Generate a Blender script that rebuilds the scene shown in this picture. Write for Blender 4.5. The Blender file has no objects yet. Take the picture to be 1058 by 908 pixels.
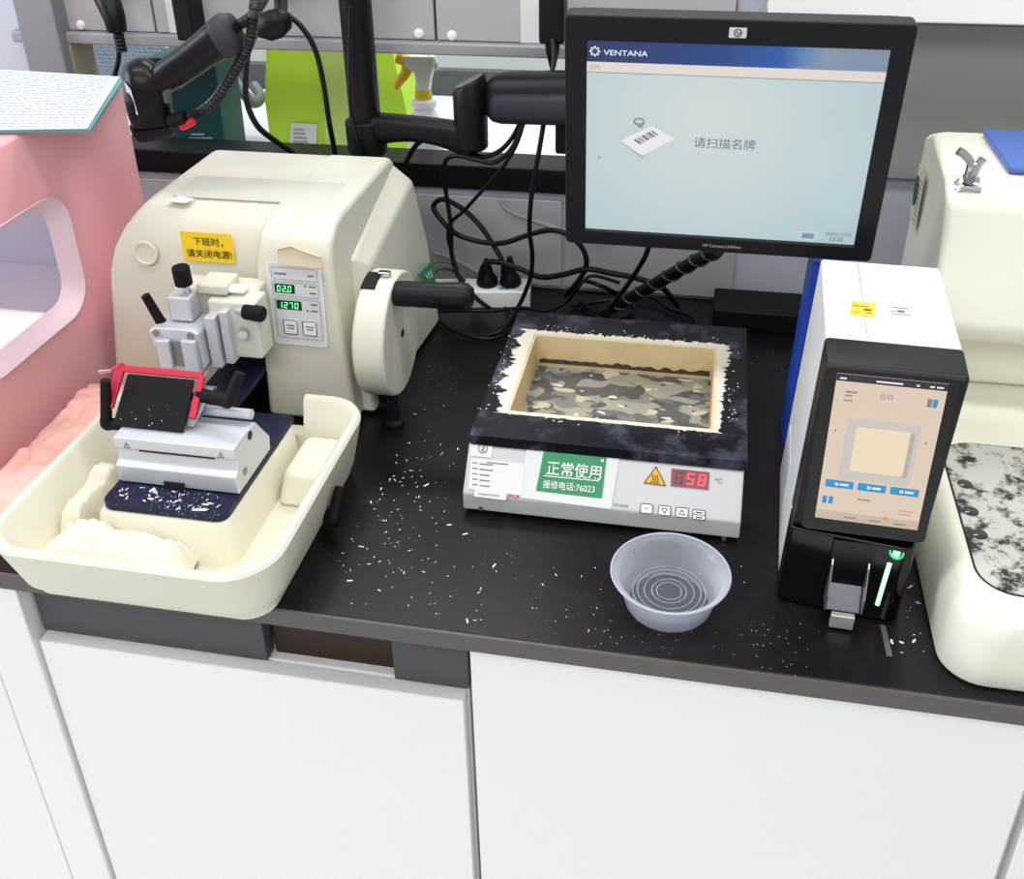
import bpy, bmesh, math, random
from mathutils import Vector, Matrix, Euler
S = bpy.context.scene
COL = S.collection
R = math.radians
random.seed(7)

# ---------------------------------------------------------------- camera, world, lights, exposure
FPX, CH = 1071.0, 0.78                       # focal length in pixels, camera height above the bench top (z = 0)
PITCH, ROLL, YAW = R(28.893), R(-1.1395), R(-11.574)
_F = Vector((math.sin(YAW)*math.cos(PITCH), math.cos(YAW)*math.cos(PITCH), -math.sin(PITCH)))
_r0 = Vector((math.cos(YAW), -math.sin(YAW), 0)); _u0 = _r0.cross(_F)
_r = _r0*math.cos(ROLL) + _u0*math.sin(ROLL)
_u = -_r0*math.sin(ROLL) + _u0*math.cos(ROLL)
CAM = Vector((0, 0, CH))
cd = bpy.data.cameras.new('camera'); cam = bpy.data.objects.new('camera', cd); COL.objects.link(cam)
M = Matrix((( _r.x, _u.x, -_F.x), (_r.y, _u.y, -_F.y), (_r.z, _u.z, -_F.z))).to_4x4(); M.translation = CAM
cam.matrix_world = M
cd.sensor_fit = 'HORIZONTAL'; cd.sensor_width = 36; cd.lens = 36*FPX/1058; cd.shift_y = -108/1058; cd.clip_start = .02
S.camera = cam

def ray(x, y): return _F + _r*((x-529)/FPX) - _u*((y-346)/FPX)
def at(x, y, Y): d = ray(x, y); return CAM + d*(Y/d.y)          # point of the place seen at a pixel, on depth Y
def az(x, y, z): d = ray(x, y); return CAM + d*((z-CH)/d.z)      # the same, on height z

S.view_settings.view_transform = 'Standard'; S.view_settings.look = 'None'
S.view_settings.exposure = 0.0; S.view_settings.gamma = 1; S.view_settings.use_curve_mapping = False
S.cycles.max_bounces = 8; S.cycles.use_denoising = True; S.cycles.caustics_reflective = False
W = bpy.data.worlds.new('room_light'); S.world = W; W.use_nodes = True
bg = W.node_tree.nodes['Background']; bg.inputs[0].default_value = (.93, .96, 1, 1); bg.inputs[1].default_value = .56
def area(name, loc, sx, sy, power, aim=None, col=(1, .985, .96)):
    l = bpy.data.lights.new(name, 'AREA'); l.shape = 'RECTANGLE'; l.size = sx; l.size_y = sy; l.energy = power; l.color = col
    o = bpy.data.objects.new(name, l); COL.objects.link(o); o.location = loc
    if aim: o.rotation_euler = (Vector(aim)-Vector(loc)).to_track_quat('-Z', 'Y').to_euler()
    return o
area('left_fill_light', (-2.7, .7, .95), 1.3, 1.1, 34, aim=(-.3, 1.05, .1), col=(.86, .92, 1))  # cool fill light added out of view at the left
area('ceiling_light', (-.9, .75, 1.9), 1.2, .30, 12)
area('ceiling_light', (.55, .75, 1.9), 1.2, .30, 12)
area('ceiling_light', (-.2, -.9, 1.9), 2.4, .6, 26, aim=(-.2, .6, 0))
area('ceiling_light', (-.3, 2.2, 1.9), 1.6, .30, 26)

# ---------------------------------------------------------------- helpers
def lin(h):
    h = h.lstrip('#'); c = [int(h[i:i+2], 16)/255 for i in (0, 2, 4)]
    return tuple(v/12.92 if v <= .04045 else ((v+.055)/1.055)**2.4 for v in c) + (1,)
def mat(name, col, rough=.5, metal=0, emit=0, trans=0, alpha=1, spec=.5, noise=0, nscale=40, bump=0, bscale=200, coat=0, ior=1.45):
    m = bpy.data.materials.new(name); m.use_nodes = True; nt = m.node_tree; b = nt.nodes['Principled BSDF']
    c = lin(col); b.inputs['Base Color'].default_value = c; b.inputs['Roughness'].default_value = rough
    b.inputs['Metallic'].default_value = metal; b.inputs['Specular IOR Level'].default_value = spec
    b.inputs['Transmission Weight'].default_value = trans; b.inputs['Alpha'].default_value = alpha; b.inputs['IOR'].default_value = ior
    b.inputs['Coat Weight'].default_value = coat
    if emit: b.inputs['Emission Color'].default_value = c; b.inputs['Emission Strength'].default_value = emit
    if noise or bump:
        tc = nt.nodes.new('ShaderNodeTexCoord')
    if noise:
        n = nt.nodes.new('ShaderNodeTexNoise'); n.inputs['Scale'].default_value = nscale; n.inputs['Detail'].default_value = 5
        nt.links.new(tc.outputs['Object'], n.inputs['Vector'])
        mx = nt.nodes.new('ShaderNodeMix'); mx.data_type = 'RGBA'
        mx.inputs['A'].default_value = tuple(v*(1-noise) for v in c[:3])+(1,); mx.inputs['B'].default_value = tuple(min(1, v*(1+noise)) for v in c[:3])+(1,)
        nt.links.new(n.outputs['Fac'], mx.inputs['Factor']); nt.links.new(mx.outputs['Result'], b.inputs['Base Color'])
    if bump:
        n2 = nt.nodes.new('ShaderNodeTexNoise'); n2.inputs['Scale'].default_value = bscale; nt.links.new(tc.outputs['Object'], n2.inputs['Vector'])
        bp = nt.nodes.new('ShaderNodeBump'); bp.inputs['Strength'].default_value = bump; bp.inputs['Distance'].default_value = .002
        nt.links.new(n2.outputs['Fac'], bp.inputs['Height']); nt.links.new(bp.outputs['Normal'], b.inputs['Normal'])
    return m
def wm(o):                                    # world matrix without a depsgraph update
    m = o.matrix_basis.copy()
    return wm(o.parent) @ m if o.parent else m
def empty(name, label, cat, loc, rot=(0, 0, 0), group=None):
    o = bpy.data.objects.new(name, None); COL.objects.link(o); o.location = loc; o.rotation_euler = rot
    o.empty_display_size = .03
    return tag(o, label, cat, group)
def tag(o, label=None, cat=None, group=None, kind=None):
    if label: o['label'] = label
    if cat: o['category'] = cat
    if group: o['group'] = group
    if kind: o['kind'] = kind
    return o
def obj(name, bm, m, parent=None, bevel=0, seg=2, smooth=35, local=False, sub=0, label=None, xf=None):
    """link a bmesh as ONE mesh object; vertices are in the place's coordinates unless local"""
    if xf is not None: bm.transform(xf)
    bmesh.ops.recalc_face_normals(bm, faces=bm.faces)
    if parent is not None:
        base = Matrix.Identity(4)
        if not local: bm.transform(wm(parent).inverted())
        vs = [v.co for v in bm.verts]
        c = sum(vs, Vector())/len(vs)
        bm.transform(Matrix.Translation(-c)); loc = c
    else:
        vs = [v.co for v in bm.verts]; c = Vector(((min(v.x for v in vs)+max(v.x for v in vs))/2, (min(v.y for v in vs)+max(v.y for v in vs))/2, min(v.z for v in vs)))
        bm.transform(Matrix.Translation(-c)); loc = c
    me = bpy.data.meshes.new(name); bm.to_mesh(me); bm.free()
    for mm in (m if isinstance(m, (list, tuple)) else [m]): me.materials.append(mm)
    o = bpy.data.objects.new(name, me); COL.objects.link(o); o.location = loc
    if parent is not None: o.parent = parent
    if smooth:
        me.shade_smooth(); me.set_sharp_from_angle(angle=R(smooth))
    if bevel:
        b = o.modifiers.new('bevel', 'BEVEL'); b.width = bevel; b.segments = seg; b.limit_method = 'ANGLE'; b.angle_limit = R(30); b.harden_normals = False
        if smooth: me.set_sharp_from_angle(angle=R(180)); me.shade_smooth()
        if smooth:
            w = o.modifiers.new('normals', 'WEIGHTED_NORMAL'); w.keep_sharp = False
    if sub:
        s = o.modifiers.new('smooth', 'SUBSURF'); s.levels = sub; s.render_levels = sub
    if label: o['label'] = label
    return o
def BM(): return bmesh.new()
def box(bm, x0, x1, y0, y1, z0, z1, xf=None):
    vs = [bm.verts.new((x, y, z)) for x in (x0, x1) for y in (y0, y1) for z in (z0, z1)]
    for f in ((0, 1, 3, 2), (4, 6, 7, 5), (0, 4, 5, 1), (2, 3, 7, 6), (0, 2, 6, 4), (1, 5, 7, 3)): bm.faces.new([vs[i] for i in f])
    if xf is not None: bmesh.ops.transform(bm, matrix=xf, verts=vs)
    return bm
def B(*a, **k): return box(BM(), *a, **k)
def rings(bm, loops, cap0=True, cap1=True, closed=False):
    L = [[bm.verts.new(p) for p in lp] for lp in loops]; n = len(L[0])
    pairs = list(zip(L, L[1:])) + ([(L[-1], L[0])] if closed else [])
    for a, b in pairs:
        for i in range(n): bm.faces.new((a[i], a[(i+1) % n], b[(i+1) % n], b[i]))
    if not closed:
        if cap0: bm.faces.new(L[0][::-1])
        if cap1: bm.faces.new(L[-1])
    return bm
def prism_x(bm, prof, x0, x1):                # profile of (y, z) run along X; x0, x1 numbers or functions of z
    f0 = x0 if callable(x0) else (lambda z: x0); f1 = x1 if callable(x1) else (lambda z: x1)
    return rings(bm, [[(f0(z), y, z) for y, z in prof], [(f1(z), y, z) for y, z in prof]])
def prism_z(bm, prof, z0, z1): return rings(bm, [[(x, y, z0) for x, y in prof], [(x, y, z1) for x, y in prof]])
def prism_y(bm, prof, y0, y1): return rings(bm, [[(x, y0, z) for x, z in prof], [(x, y1, z) for x, z in prof]])
def rrect(x0, x1, y0, y1, r, n=6):
    out = []
    for cx, cy, a in ((x1-r, y1-r, 0), (x0+r, y1-r, 90), (x0+r, y0+r, 180), (x1-r, y0+r, 270)):
        for i in range(n+1):
            t = R(a+90*i/n); out.append((cx+r*math.cos(t), cy+r*math.sin(t)))
    return out
def lathe(bm, prof, c, axis=(0, 0, 1), n=40, closed=False):   # profile of (radius, height along axis)
    q = Vector(axis).to_track_quat('Z', 'Y'); c = Vector(c)
    loops = []
    for r, h in prof:
        loops.append([c + q @ Vector((max(r, 1e-5)*math.cos(2*math.pi*i/n), max(r, 1e-5)*math.sin(2*math.pi*i/n), h)) for i in range(n)])
    return rings(bm, loops, closed=closed)
def cyl(bm, p0, p1, r0, r1=None, n=24):
    p0, p1 = Vector(p0), Vector(p1); r1 = r0 if r1 is None else r1
    return lathe(bm, [(r0, 0), (r1, (p1-p0).length)], p0, p1-p0, n)
def catmull(pts, k=8):
    P = [Vector(p) for p in pts]; P = [P[0]*2-P[1]] + P + [P[-1]*2-P[-2]]; out = []
    for i in range(1, len(P)-2):
        a, b, c, d = P[i-1:i+3]
        for j in range(k):
            t = j/k; out.append(.5*((2*b)+(c-a)*t+(2*a-5*b+4*c-d)*t*t+(3*b-a-3*c+d)*t**3))
    return out + [P[-2]]
def tube(bm, pts, r, n=10, k=8, rad=None):
    P = catmull(pts, k) if k else [Vector(p) for p in pts]; loops = []; nrm = None
    for i, p in enumerate(P):
        t = (P[min(i+1, len(P)-1)] - P[max(i-1, 0)])
        t = t.normalized() if t.length > 1e-9 else Vector((0, 0, 1))
        if nrm is None: nrm = t.orthogonal().normalized()
        nrm = (nrm - t*nrm.dot(t)).normalized(); bi = t.cross(nrm)
        rr = rad(i/(len(P)-1)) if rad else r
        loops.append([p + (nrm*math.cos(2*math.pi*j/n) + bi*math.sin(2*math.pi*j/n))*rr for j in range(n)])
    return rings(bm, loops)
def loft(bm, secs, n=24, e=2.4):              # sections (centre, half-axis a, half-axis b), super-ellipses
    loops = []
    for c, a, b in secs:
        c, a, b = Vector(c), Vector(a), Vector(b); lp = []
        for i in range(n):
            t = 2*math.pi*i/n; cs, sn = math.cos(t), math.sin(t)
            lp.append(c + a*math.copysign(abs(cs)**(2/e), cs) + b*math.copysign(abs(sn)**(2/e), sn))
        loops.append(lp)
    return rings(bm, loops)
def cut(o, bm, keep=False):                   # boolean difference, baked into the mesh
    me = bpy.data.meshes.new('tmp'); bmesh.ops.recalc_face_normals(bm, faces=bm.faces); bm.to_mesh(me); bm.free()
    c = bpy.data.objects.new('tmp', me); COL.objects.link(c)
    mods = [(x.name) for x in o.modifiers]
    md = o.modifiers.new('cut', 'BOOLEAN'); md.object = c; md.operation = 'DIFFERENCE'; md.solver = 'EXACT'
    for nme in mods: o.modifiers[nme].show_viewport = False
    dg = bpy.context.evaluated_depsgraph_get(); dg.update()
    nm = bpy.data.meshes.new_from_object(o.evaluated_get(dg))
    o.modifiers.remove(md)
    for nme in mods: o.modifiers[nme].show_viewport = True
    o.data = nm; bpy.data.objects.remove(c); bpy.data.meshes.remove(me)
def text_bm(s, size, align='LEFT', thick=0, shear=0, squeeze=1):
    cu = bpy.data.curves.new('t', 'FONT'); cu.body = s; cu.size = size; cu.align_x = align; cu.shear = shear; cu.offset = thick
    cu.resolution_u = 3
    o = bpy.data.objects.new('t', cu); COL.objects.link(o)
    dg = bpy.context.evaluated_depsgraph_get(); dg.update()
    me = bpy.data.meshes.new_from_object(o.evaluated_get(dg)); bpy.data.objects.remove(o); bpy.data.curves.remove(cu)
    bm = BM(); bm.from_mesh(me); bpy.data.meshes.remove(me)
    if squeeze != 1: bm.transform(Matrix.Scale(squeeze, 4, (1, 0, 0)))
    return bm
class Panel:
    """a flat face to print on: origin, right and up vectors; local x, y in metres, lvl steps off the surface"""
    def __init__(s, o, ex, ey):
        s.ex = Vector(ex).normalized(); s.n = s.ex.cross(Vector(ey)).normalized(); s.ey = s.n.cross(s.ex); s.o = Vector(o)
        s.M = Matrix(((s.ex.x, s.ey.x, s.n.x, s.o.x), (s.ex.y, s.ey.y, s.n.y, s.o.y), (s.ex.z, s.ey.z, s.n.z, s.o.z), (0, 0, 0, 1)))
    def p(s, x, y, h=0): return s.o + s.ex*x + s.ey*y + s.n*h
    def rect(s, name, x, y, w, h, m, parent, lvl=1, r=0, t=.0004, bm=None, rot=0):
        pr = rrect(x, x+w, y, y+h, r, 5) if r else [(x, y), (x+w, y), (x+w, y+h), (x, y+h)]
        b = BM(); rings(b, [[(a, c, lvl*.0004-t) for a, c in pr], [(a, c, lvl*.0004) for a, c in pr]])
        return obj(name, b, m, parent, xf=s.M, smooth=0)
    def poly(s, name, polys, m, parent, lvl=1, t=.0003, label=None):
        b = BM()
        for pr in polys: rings(b, [[(a, c, lvl*.0004-t) for a, c in pr], [(a, c, lvl*.0004) for a, c in pr]])
        return obj(name, b, m, parent, xf=s.M, smooth=0, label=label)
    def frame(s, name, x, y, w, h, th, m, parent, lvl=2, r=.002):
        a = rrect(x, x+w, y, y+h, r, 4); c = rrect(x+th, x+w-th, y+th, y+h-th, max(r-th, .0003), 4); z = lvl*.0004
        b = BM(); rings(b, [[(q, v, z) for q, v in a], [(q, v, z) for q, v in c]], False, False)
        return obj(name, b, m, parent, xf=s.M, smooth=0)
    def text(s, t, x, y, size, m, parent, lvl=2, align='LEFT', thick=0, shear=0, squeeze=1, name='lettering'):
        b = text_bm(t, size, align, thick, shear, squeeze)
        return obj(name, b, m, parent, xf=s.M @ Matrix.Translation((x, y, lvl*.0004)), smooth=0)
def bars(rs):                                  # list of (x, y, w, h) to polygons
    return [[(x, y), (x+w, y), (x+w, y+h), (x, y+h)] for x, y, w, h in rs]
SEG = {'0': 'abcdef', '1': 'bc', '2': 'abged', '5': 'afgcd', '7': 'abc', '8': 'abcdefg'}
def seven(ch, x, y, w, h, t, sh=.12):          # the strokes of one seven-segment digit
    s = {'a': (0, h-t, w, t), 'd': (0, 0, w, t), 'g': (0, h/2-t/2, w, t), 'f': (0, h/2, t, h/2), 'e': (0, 0, t, h/2), 'b': (w-t, h/2, t, h/2), 'c': (w-t, 0, t, h/2)}
    out = []
    for k in SEG[ch]:
        a, b, c, d = s[k]; g = t*.12
        out.append([(x+p+q*sh, y+q) for p, q in ((a+g, b+g), (a+c-g, b+g), (a+c-g, b+d-g), (a+g, b+d-g))])
    return out
# ---------------------------------------------------------------- materials
m_cream = mat('cream_enamel', '#d6d4c6', .38, noise=.02, nscale=8)
m_cream2 = mat('tray_plastic', '#dddac8', .42, noise=.03, nscale=12)
m_white = mat('white_paint', '#eff0ee', .35)
m_whitec = mat('white_laminate', '#f4f4f2', .5)
m_black = mat('black_plastic', '#0d0d11', .42, spec=.3)
m_blackm = mat('black_matt', '#101013', .6, spec=.25)
m_gloss = mat('gloss_black', '#08080a', .12)
m_alu = mat('brushed_aluminium', '#d3d7de', .42, metal=.35)
m_alud = mat('grey_metal', '#8f9296', .35, metal=.8)
m_steel = mat('polished_steel', '#cfd0d2', .18, metal=1)
m_grey = mat('grey_panel', '#b4b5b8', .5)
m_greyd = mat('dark_grey_panel', '#55565a', .55)
m_rail = mat('rail_grey', '#a3a4a8', .4, metal=.2)
m_red = mat('red_guard', '#c62946', .4)
m_yellow = mat('yellow_sticker', '#f3cf1e', .55)
m_ink = mat('black_ink', '#17171a', .6)
m_inkg = mat('grey_ink', '#6e7076', .6)
m_inkl = mat('pale_ink', '#a9abb0', .6)
m_paper = mat('white_paper', '#e3e3e2', .7)
m_green = mat('green_sticker', '#2e8a5a', .5)
m_greendk = mat('dark_green_display', '#0e3b20', .25)
m_digit = mat('green_digit', '#7dffa0', .5, emit=1.0)
m_reddk = mat('dark_red_display', '#7a1228', .2)
m_redghost = mat('unlit_digit', '#5a0c1c', .3)
m_rdig = mat('red_digit', '#ff4a5a', .5, emit=1.1)
m_cable = mat('cable_rubber', '#0b0b0d', .42, spec=.35)
m_cableg = mat('grey_cable', '#9a9a9c', .45)
m_whitet = mat('white_lettering', '#f4f6f4', .6)
m_wax = mat('wax', '#f4f1ea', .55)
m_blue = mat('blue_plastic', '#1f49b5', .4)

def speck_mat(name, col, fleck, amount, scale, rough, metal=0, cloud=.0):   # laminate or metal sprinkled with wax flecks
    m = mat(name, col, rough, metal, spec=.3); nt = m.node_tree; b = nt.nodes['Principled BSDF']
    tc = nt.nodes.new('ShaderNodeTexCoord'); v = nt.nodes.new('ShaderNodeTexVoronoi'); v.inputs['Scale'].default_value = scale
    nt.links.new(tc.outputs['Object'], v.inputs['Vector'])
    n = nt.nodes.new('ShaderNodeTexNoise'); n.inputs['Scale'].default_value = 7; n.inputs['Detail'].default_value = 6
    nt.links.new(tc.outputs['Object'], n.inputs['Vector'])
    lt = nt.nodes.new('ShaderNodeMath'); lt.operation = 'LESS_THAN'; nt.links.new(v.outputs['Distance'], lt.inputs[0])
    mr = nt.nodes.new('ShaderNodeMapRange'); mr.inputs['From Min'].default_value = .45; mr.inputs['From Max'].default_value = .8; mr.inputs['To Min'].default_value = 0; mr.inputs['To Max'].default_value = amount
    nt.links.new(n.outputs['Fac'], mr.inputs['Value']); nt.links.new(mr.outputs['Result'], lt.inputs[1])
    mx = nt.nodes.new('ShaderNodeMix'); mx.data_type = 'RGBA'; mx.inputs['A'].default_value = lin(col); mx.inputs['B'].default_value = lin(fleck)
    nt.links.new(lt.outputs[0], mx.inputs['Factor']); last = mx.outputs['Result']
    if cloud:
        n3 = nt.nodes.new('ShaderNodeTexNoise'); n3.inputs['Scale'].default_value = 16; n3.inputs['Detail'].default_value = 8; n3.inputs['Roughness'].default_value = .7
        nt.links.new(tc.outputs['Object'], n3.inputs['Vector'])
        r3 = nt.nodes.new('ShaderNodeMapRange'); r3.inputs['From Min'].default_value = .5; r3.inputs['From Max'].default_value = .75; r3.inputs['To Max'].default_value = cloud
        nt.links.new(n3.outputs['Fac'], r3.inputs['Value'])
        m3 = nt.nodes.new('ShaderNodeMix'); m3.data_type = 'RGBA'; m3.inputs['B'].default_value = lin('#8d93a8')
        nt.links.new(last, m3.inputs['A']); nt.links.new(r3.outputs['Result'], m3.inputs['Factor']); last = m3.outputs['Result']
    nt.links.new(last, b.inputs['Base Color'])
    return m
m_bench = speck_mat('dark_bench_laminate', '#141112', '#b9b6b4', .17, 150, .33, cloud=.03)
m_navy = speck_mat('navy_plate', '#1a1d38', '#c3c8dd', .36, 330, .4)
m_lid = speck_mat('black_lid_metal', '#0c0e16', '#aab0c0', .2, 260, .42, cloud=.42)

# ---------------------------------------------------------------- the setting
def struct(name, bm, m, **k): o = obj(name, bm, m, **k); o['kind'] = 'structure'; return o
YW = 1.56
struct('floor', B(-2.4, 1.9, -1.2, 3.0, -.80, -.76), mat('floor_vinyl', '#f0f0ee', .35, noise=.02, nscale=3))
wb = BM()
box(wb, -2.4, 1.9, YW, YW+.05, -.76, .172)
box(wb, .02, 1.9, YW, YW+.05, .172, .9)
box(wb, -2.4, -1.14, YW, YW+.05, .172, .9)
struct('wall_back', wb, mat('wall_grey', '#c2c6d0', .5, noise=.02, nscale=5))
struct('wall_far', B(-2.6, 1.2, 2.75, 2.8, -.76, .9), mat('far_wall', '#cfd4d4', .6, noise=.08, nscale=1.5))
# black sill between the two benches
struct('trim_1', B(-1.14, .02, YW-.012, YW+.06, .172, .2135), m_black, bevel=.003)
# raised panels on the wall under the sill and beside the monitor
for nm, a in (('trim_2', (-1.10, -.232, .004, .158)), ('trim_3', (-.226, .05, .004, .158))):
    struct(nm, B(a[0], a[1], YW-.006, YW, a[2], a[3]), m_grey, bevel=.002)
zs = at(935, 182, YW).z
struct('trim_4', B(.06, 1.9, YW-.012, YW, zs, .452), mat('steel_panel', '#a2a2a0', .45, metal=.15, noise=.05, nscale=6), bevel=.001)
struct('trim_5', B(.06, 1.9, YW-.10, YW-.013, at(980, 25, YW-.10).z, .54), m_whitec, bevel=.003)

# reagent shelf above the gap
sh = empty('reagent_shelf', 'grey overhead shelf with doors spanning the gap behind the bench', 'shelf', (-.55, YW, .393))
obj('rail', B(-1.14, .02, YW-.03, YW+.05, .393, .4115), m_rail, sh, bevel=.003)
xd = [at(62, 30, YW-.01).x, at(163, 30, YW-.01).x, at(451, 30, YW-.01).x, .02]
m_door = mat('shelf_door', '#b3b3b6', .4)
for i in range(3):
    d = obj('door', B(xd[i]+.002, xd[i+1]-.002, YW-.016, YW-.004, .4125, .56), m_door, sh, bevel=.0015)
    for px, py in (((84, 26),), ((433, 35),), ((467, 37),))[i]:
        c = at(px, py, YW-.016); obj('bumper', lathe(BM(), [(.0, .006), (.005, .005), (.0075, .002), (.008, 0)], c, (0, -1, 0), 20), m_whitet, d)
obj('back_panel', B(-1.14, .02, YW-.003, YW+.05, .4118, .56), m_greyd, sh)
for px in ((175, 182), (188, 206), (538, 562)):
    a, b = at(px[0], 30, YW-.017), at(px[1], 30, YW-.017)
    obj('tape_strip', B(a.x, b.x, YW-.0168, YW-.0163, .4125, .56), m_paper, sh, label='strip of white tape stuck on the shelf doors')
a, b = at(45, 40, YW-.035), at(67, 40, YW-.035)
obj('upright', B(a.x-.03, b.x, YW-.05, YW+.04, .2, .56), mat('upright_grey', '#85868a', .45), sh, bevel=.003)
a, b = at(70, 60, YW-.01), at(83, 60, YW-.01)
obj('bracket', B(a.x-.004, b.x, YW-.03, YW+.03, .2138, .3928), mat('olive_metal', '#9b9883', .5), sh, bevel=.002)

# ---------------------------------------------------------------- workbench and what stands under it
wbn = empty('workbench', 'long dark lab bench with a wax speckled black brown top', 'bench', (-.2, 1.15, -.76))
FRONT = .753
obj('worktop', B(-1.45, 1.0, FRONT+.004, YW-.002, -.022, 0), m_bench, wbn, bevel=.0015)
obj('edge_band', B(-1.45, 1.0, FRONT, FRONT+.0038, -.0215, -.0005), mat('bench_edge', '#5a5653', .45, noise=.1, nscale=60), wbn, label='paler grey brown edge band')
p0, p1 = az(912, 646, 0), az(919, 678, 0)
jb = BM(); d = Vector((.0028, 0, 0))
rings(jb, [[p0-d, p0+d, p1+d, p1-d], [q+Vector((0, 0, .0006)) for q in (p0-d, p0+d, p1+d, p1-d)]])
obj('joint_strip', jb, m_alud, wbn, smooth=0, label='thin grey joint strip in the worktop')
dg = mat('apron_grey', '#4a484b', .55)
obj('apron', B(-.735, -.452, FRONT+.03, FRONT+.05, -.112, -.0225), dg, wbn, bevel=.002)
obj('apron', B(-.302, -.216, FRONT+.03, FRONT+.05, -.112, -.0225), dg, wbn, bevel=.002)
dw = obj('drawer', B(-.448, -.306, FRONT+.045, FRONT+.5, -.112, -.0225), mat('brown_wood', '#2c1c15', .6, noise=.25, nscale=30), wbn, bevel=.002, label='brown wooden drawer under the worktop')
obj('side_leg', B(-.80, -.74, FRONT+.012, YW-.02, -.76, -.0225), m_whitec, wbn, bevel=.002, label='white leg panel')
obj('side_leg', B(.94, 1.0, FRONT+.012, YW-.02, -.76, -.0225), m_whitec, wbn, bevel=.002, label='white leg panel')
def cabinet(x0, x1, z1, label):
    t = empty('base_cabinet', label, 'cabinet', ((x0+x1)/2, FRONT+.3, -.76), group='white cabinets under the bench')
    obj('body', B(x0+.002, x1-.002, FRONT+.036, YW-.02, -.7598, z1), m_whitec, t, bevel=.002)
    dd = obj('door', B(x0+.004, x1-.004, FRONT+.016, FRONT+.0355, -.69, z1-.002), m_whitec, t, bevel=.002)
    return t
cabinet(-.738, -.216, -.1135, 'white base cabinet under the dark apron below the cream tray')
cabinet(-.214, .36, -.0235, 'white base cabinet under the bench edge below the plastic bowl')
cabinet(.362, .938, -.0235, 'white base cabinet at the right end of the bench')
cabinet(-1.40, -.802, -.0235, 'white base cabinet left of the white leg panel')

# ---------------------------------------------------------------- microtome
mt = empty('microtome', 'cream rotary microtome with handwheel and green digit display', 'microtome', (-.62, 1.22, 0))
def xl(z): return -.814 + .045*max(0, z-.02)/.26 + (.036*((z-.2)/.08)**2 if z > .2 else 0)
def xr(z): return -.440 - .018*z/.28
prof = [(1.130, .004), (1.132, .19), (1.137, .225), (1.147, .252), (1.166, .271), (1.195, .280), (1.385, .280), (1.398, .268), (1.405, .004)]
bm = BM(); loops = []
hs = obj('housing', prism_x(BM(), prof, xl, -.50), m_cream, mt, bevel=.017, seg=4)
bpy.context.view_layer.update(); cut(hs, box(BM(), -.634, -.560, 1.0, 1.19, -.02, .165))
# right front block with the control panel
pr2 = [(1.099, .004), (1.103, .20), (1.109, .24), (1.122, .263), (1.145, .2765), (1.175, .2815), (1.384, .2815), (1.397, .27), (1.404, .004)]
obj('front_block', prism_x(BM(), pr2, lambda z: -.567 + .012*z/.28, xr), m_cream, mt, bevel=.009, seg=4)
# side housing that carries the handwheel
def side():
    b = BM()
    lo = [(-.45, 1.13, .004), (-.424, 1.13, .004), (-.436, 1.145, .10), (-.4355, 1.19, .195), (-.45, 1.17, .212), (-.47, 1.16, .215)]
    hi = [(-.45, 1.404, .004), (-.404, 1.404, .004), (-.415, 1.404, .14), (-.430, 1.396, .243), (-.462, 1.392, .272), (-.48, 1.39, .272)]
    return rings(b, [lo, hi])
obj('side_housing', side(), m_cream, mt, bevel=.006, seg=3)
# dark slide behind the specimen head
obj('slide_slot', B(-.640, -.555, 1.186, 1.196, .004, .17), m_blackm, mt, bevel=.002, label='dark slot behind the specimen head')
# clear tray on top
tp = obj('top_recess', prism_z(BM(), rrect(-.705, -.485, 1.19, 1.268, .008), .2803, .2818), mat('clear_film', '#d2d1c6', .15), mt, smooth=0)
c = az(185, 206, .2825); obj('paper_scrap', prism_z(BM(), [(c.x-.018, c.y-.006), (c.x+.012, c.y-.011), (c.x+.02, c.y+.006), (c.x-.006, c.y+.012)], .282, .2825), m_paper, mt, smooth=0, label='torn scrap of white paper stuck on top')
# round plug in the front
c = at(150, 262, 1.131); pl = obj('round_plug', lathe(BM(), [(.0, .0015), (.0125, .0015), (.0135, .003), (.0165, .003), (.0175, 0)], c+Vector((0, .002, 0)), (0, -1, .06), 32), mat('plug_cream', '#d9d6c4', .5), mt)
# front faces to print on
PF = Panel(at(191, 269, 1.1335), (1, 0, 0), (0, .02, 1))
yk = PF.rect('power_notice', .0, 0, .0715, .0415, m_yellow, mt, 1, .001); yk['label'] = 'yellow sticker with two lines of black characters'
PF.text('下班时，', .0165, .0245, .0125, m_ink, yk, 3, thick=.00008)
PF.text('请关闭电源!', .005, .0075, .0122, m_ink, yk, 3, thick=.00008)
PC = Panel(at(285.7, 353, 1.0995), (1, 0, -.012), (.03, .03, 1))
wC, hC = .0705, .1135
cp = PC.rect('control_panel', 0, 0, wC, hC, mat('panel_grey', '#d8dade', .4), mt, 2, .004, t=.002)
PC.frame('panel_rim', -.001, -.001, wC+.002, hC+.002, .0013, m_whitet, cp, 3, .005)
for y, h in ((.091, .017), (.068, .020), (.008, .057)): PC.frame('printed_frame', .004, y, wC-.009, h, .0006, m_inkg, cp, 3, .003)
for q in ((.008, .098, .016, .0022), (.053, .098, .008, .002), (.053, .083, .009, .002), (.053, .074, .009, .002), (.053, .058, .009, .002), (.053, .049, .009, .002)): PC.poly('panel_print', bars([q]), m_inkg, cp, 3)
for q in ((.047, .083, .002, .002), (.047, .049, .002, .002)): PC.poly('indicator_dot', bars([q]), m_ink, cp, 3)
d1 = PC.rect('thickness_display', .0065, .0725, .027, .0125, m_greendk, cp, 3, .001)
d2 = PC.rect('counter_display', .0065, .0495, .034, .0125, m_greendk, cp, 3, .001)
pg = []
for i, ch in enumerate('020'): pg += seven(ch, .0095+i*.0072, .0745, .0048, .0085, .0012)
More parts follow.
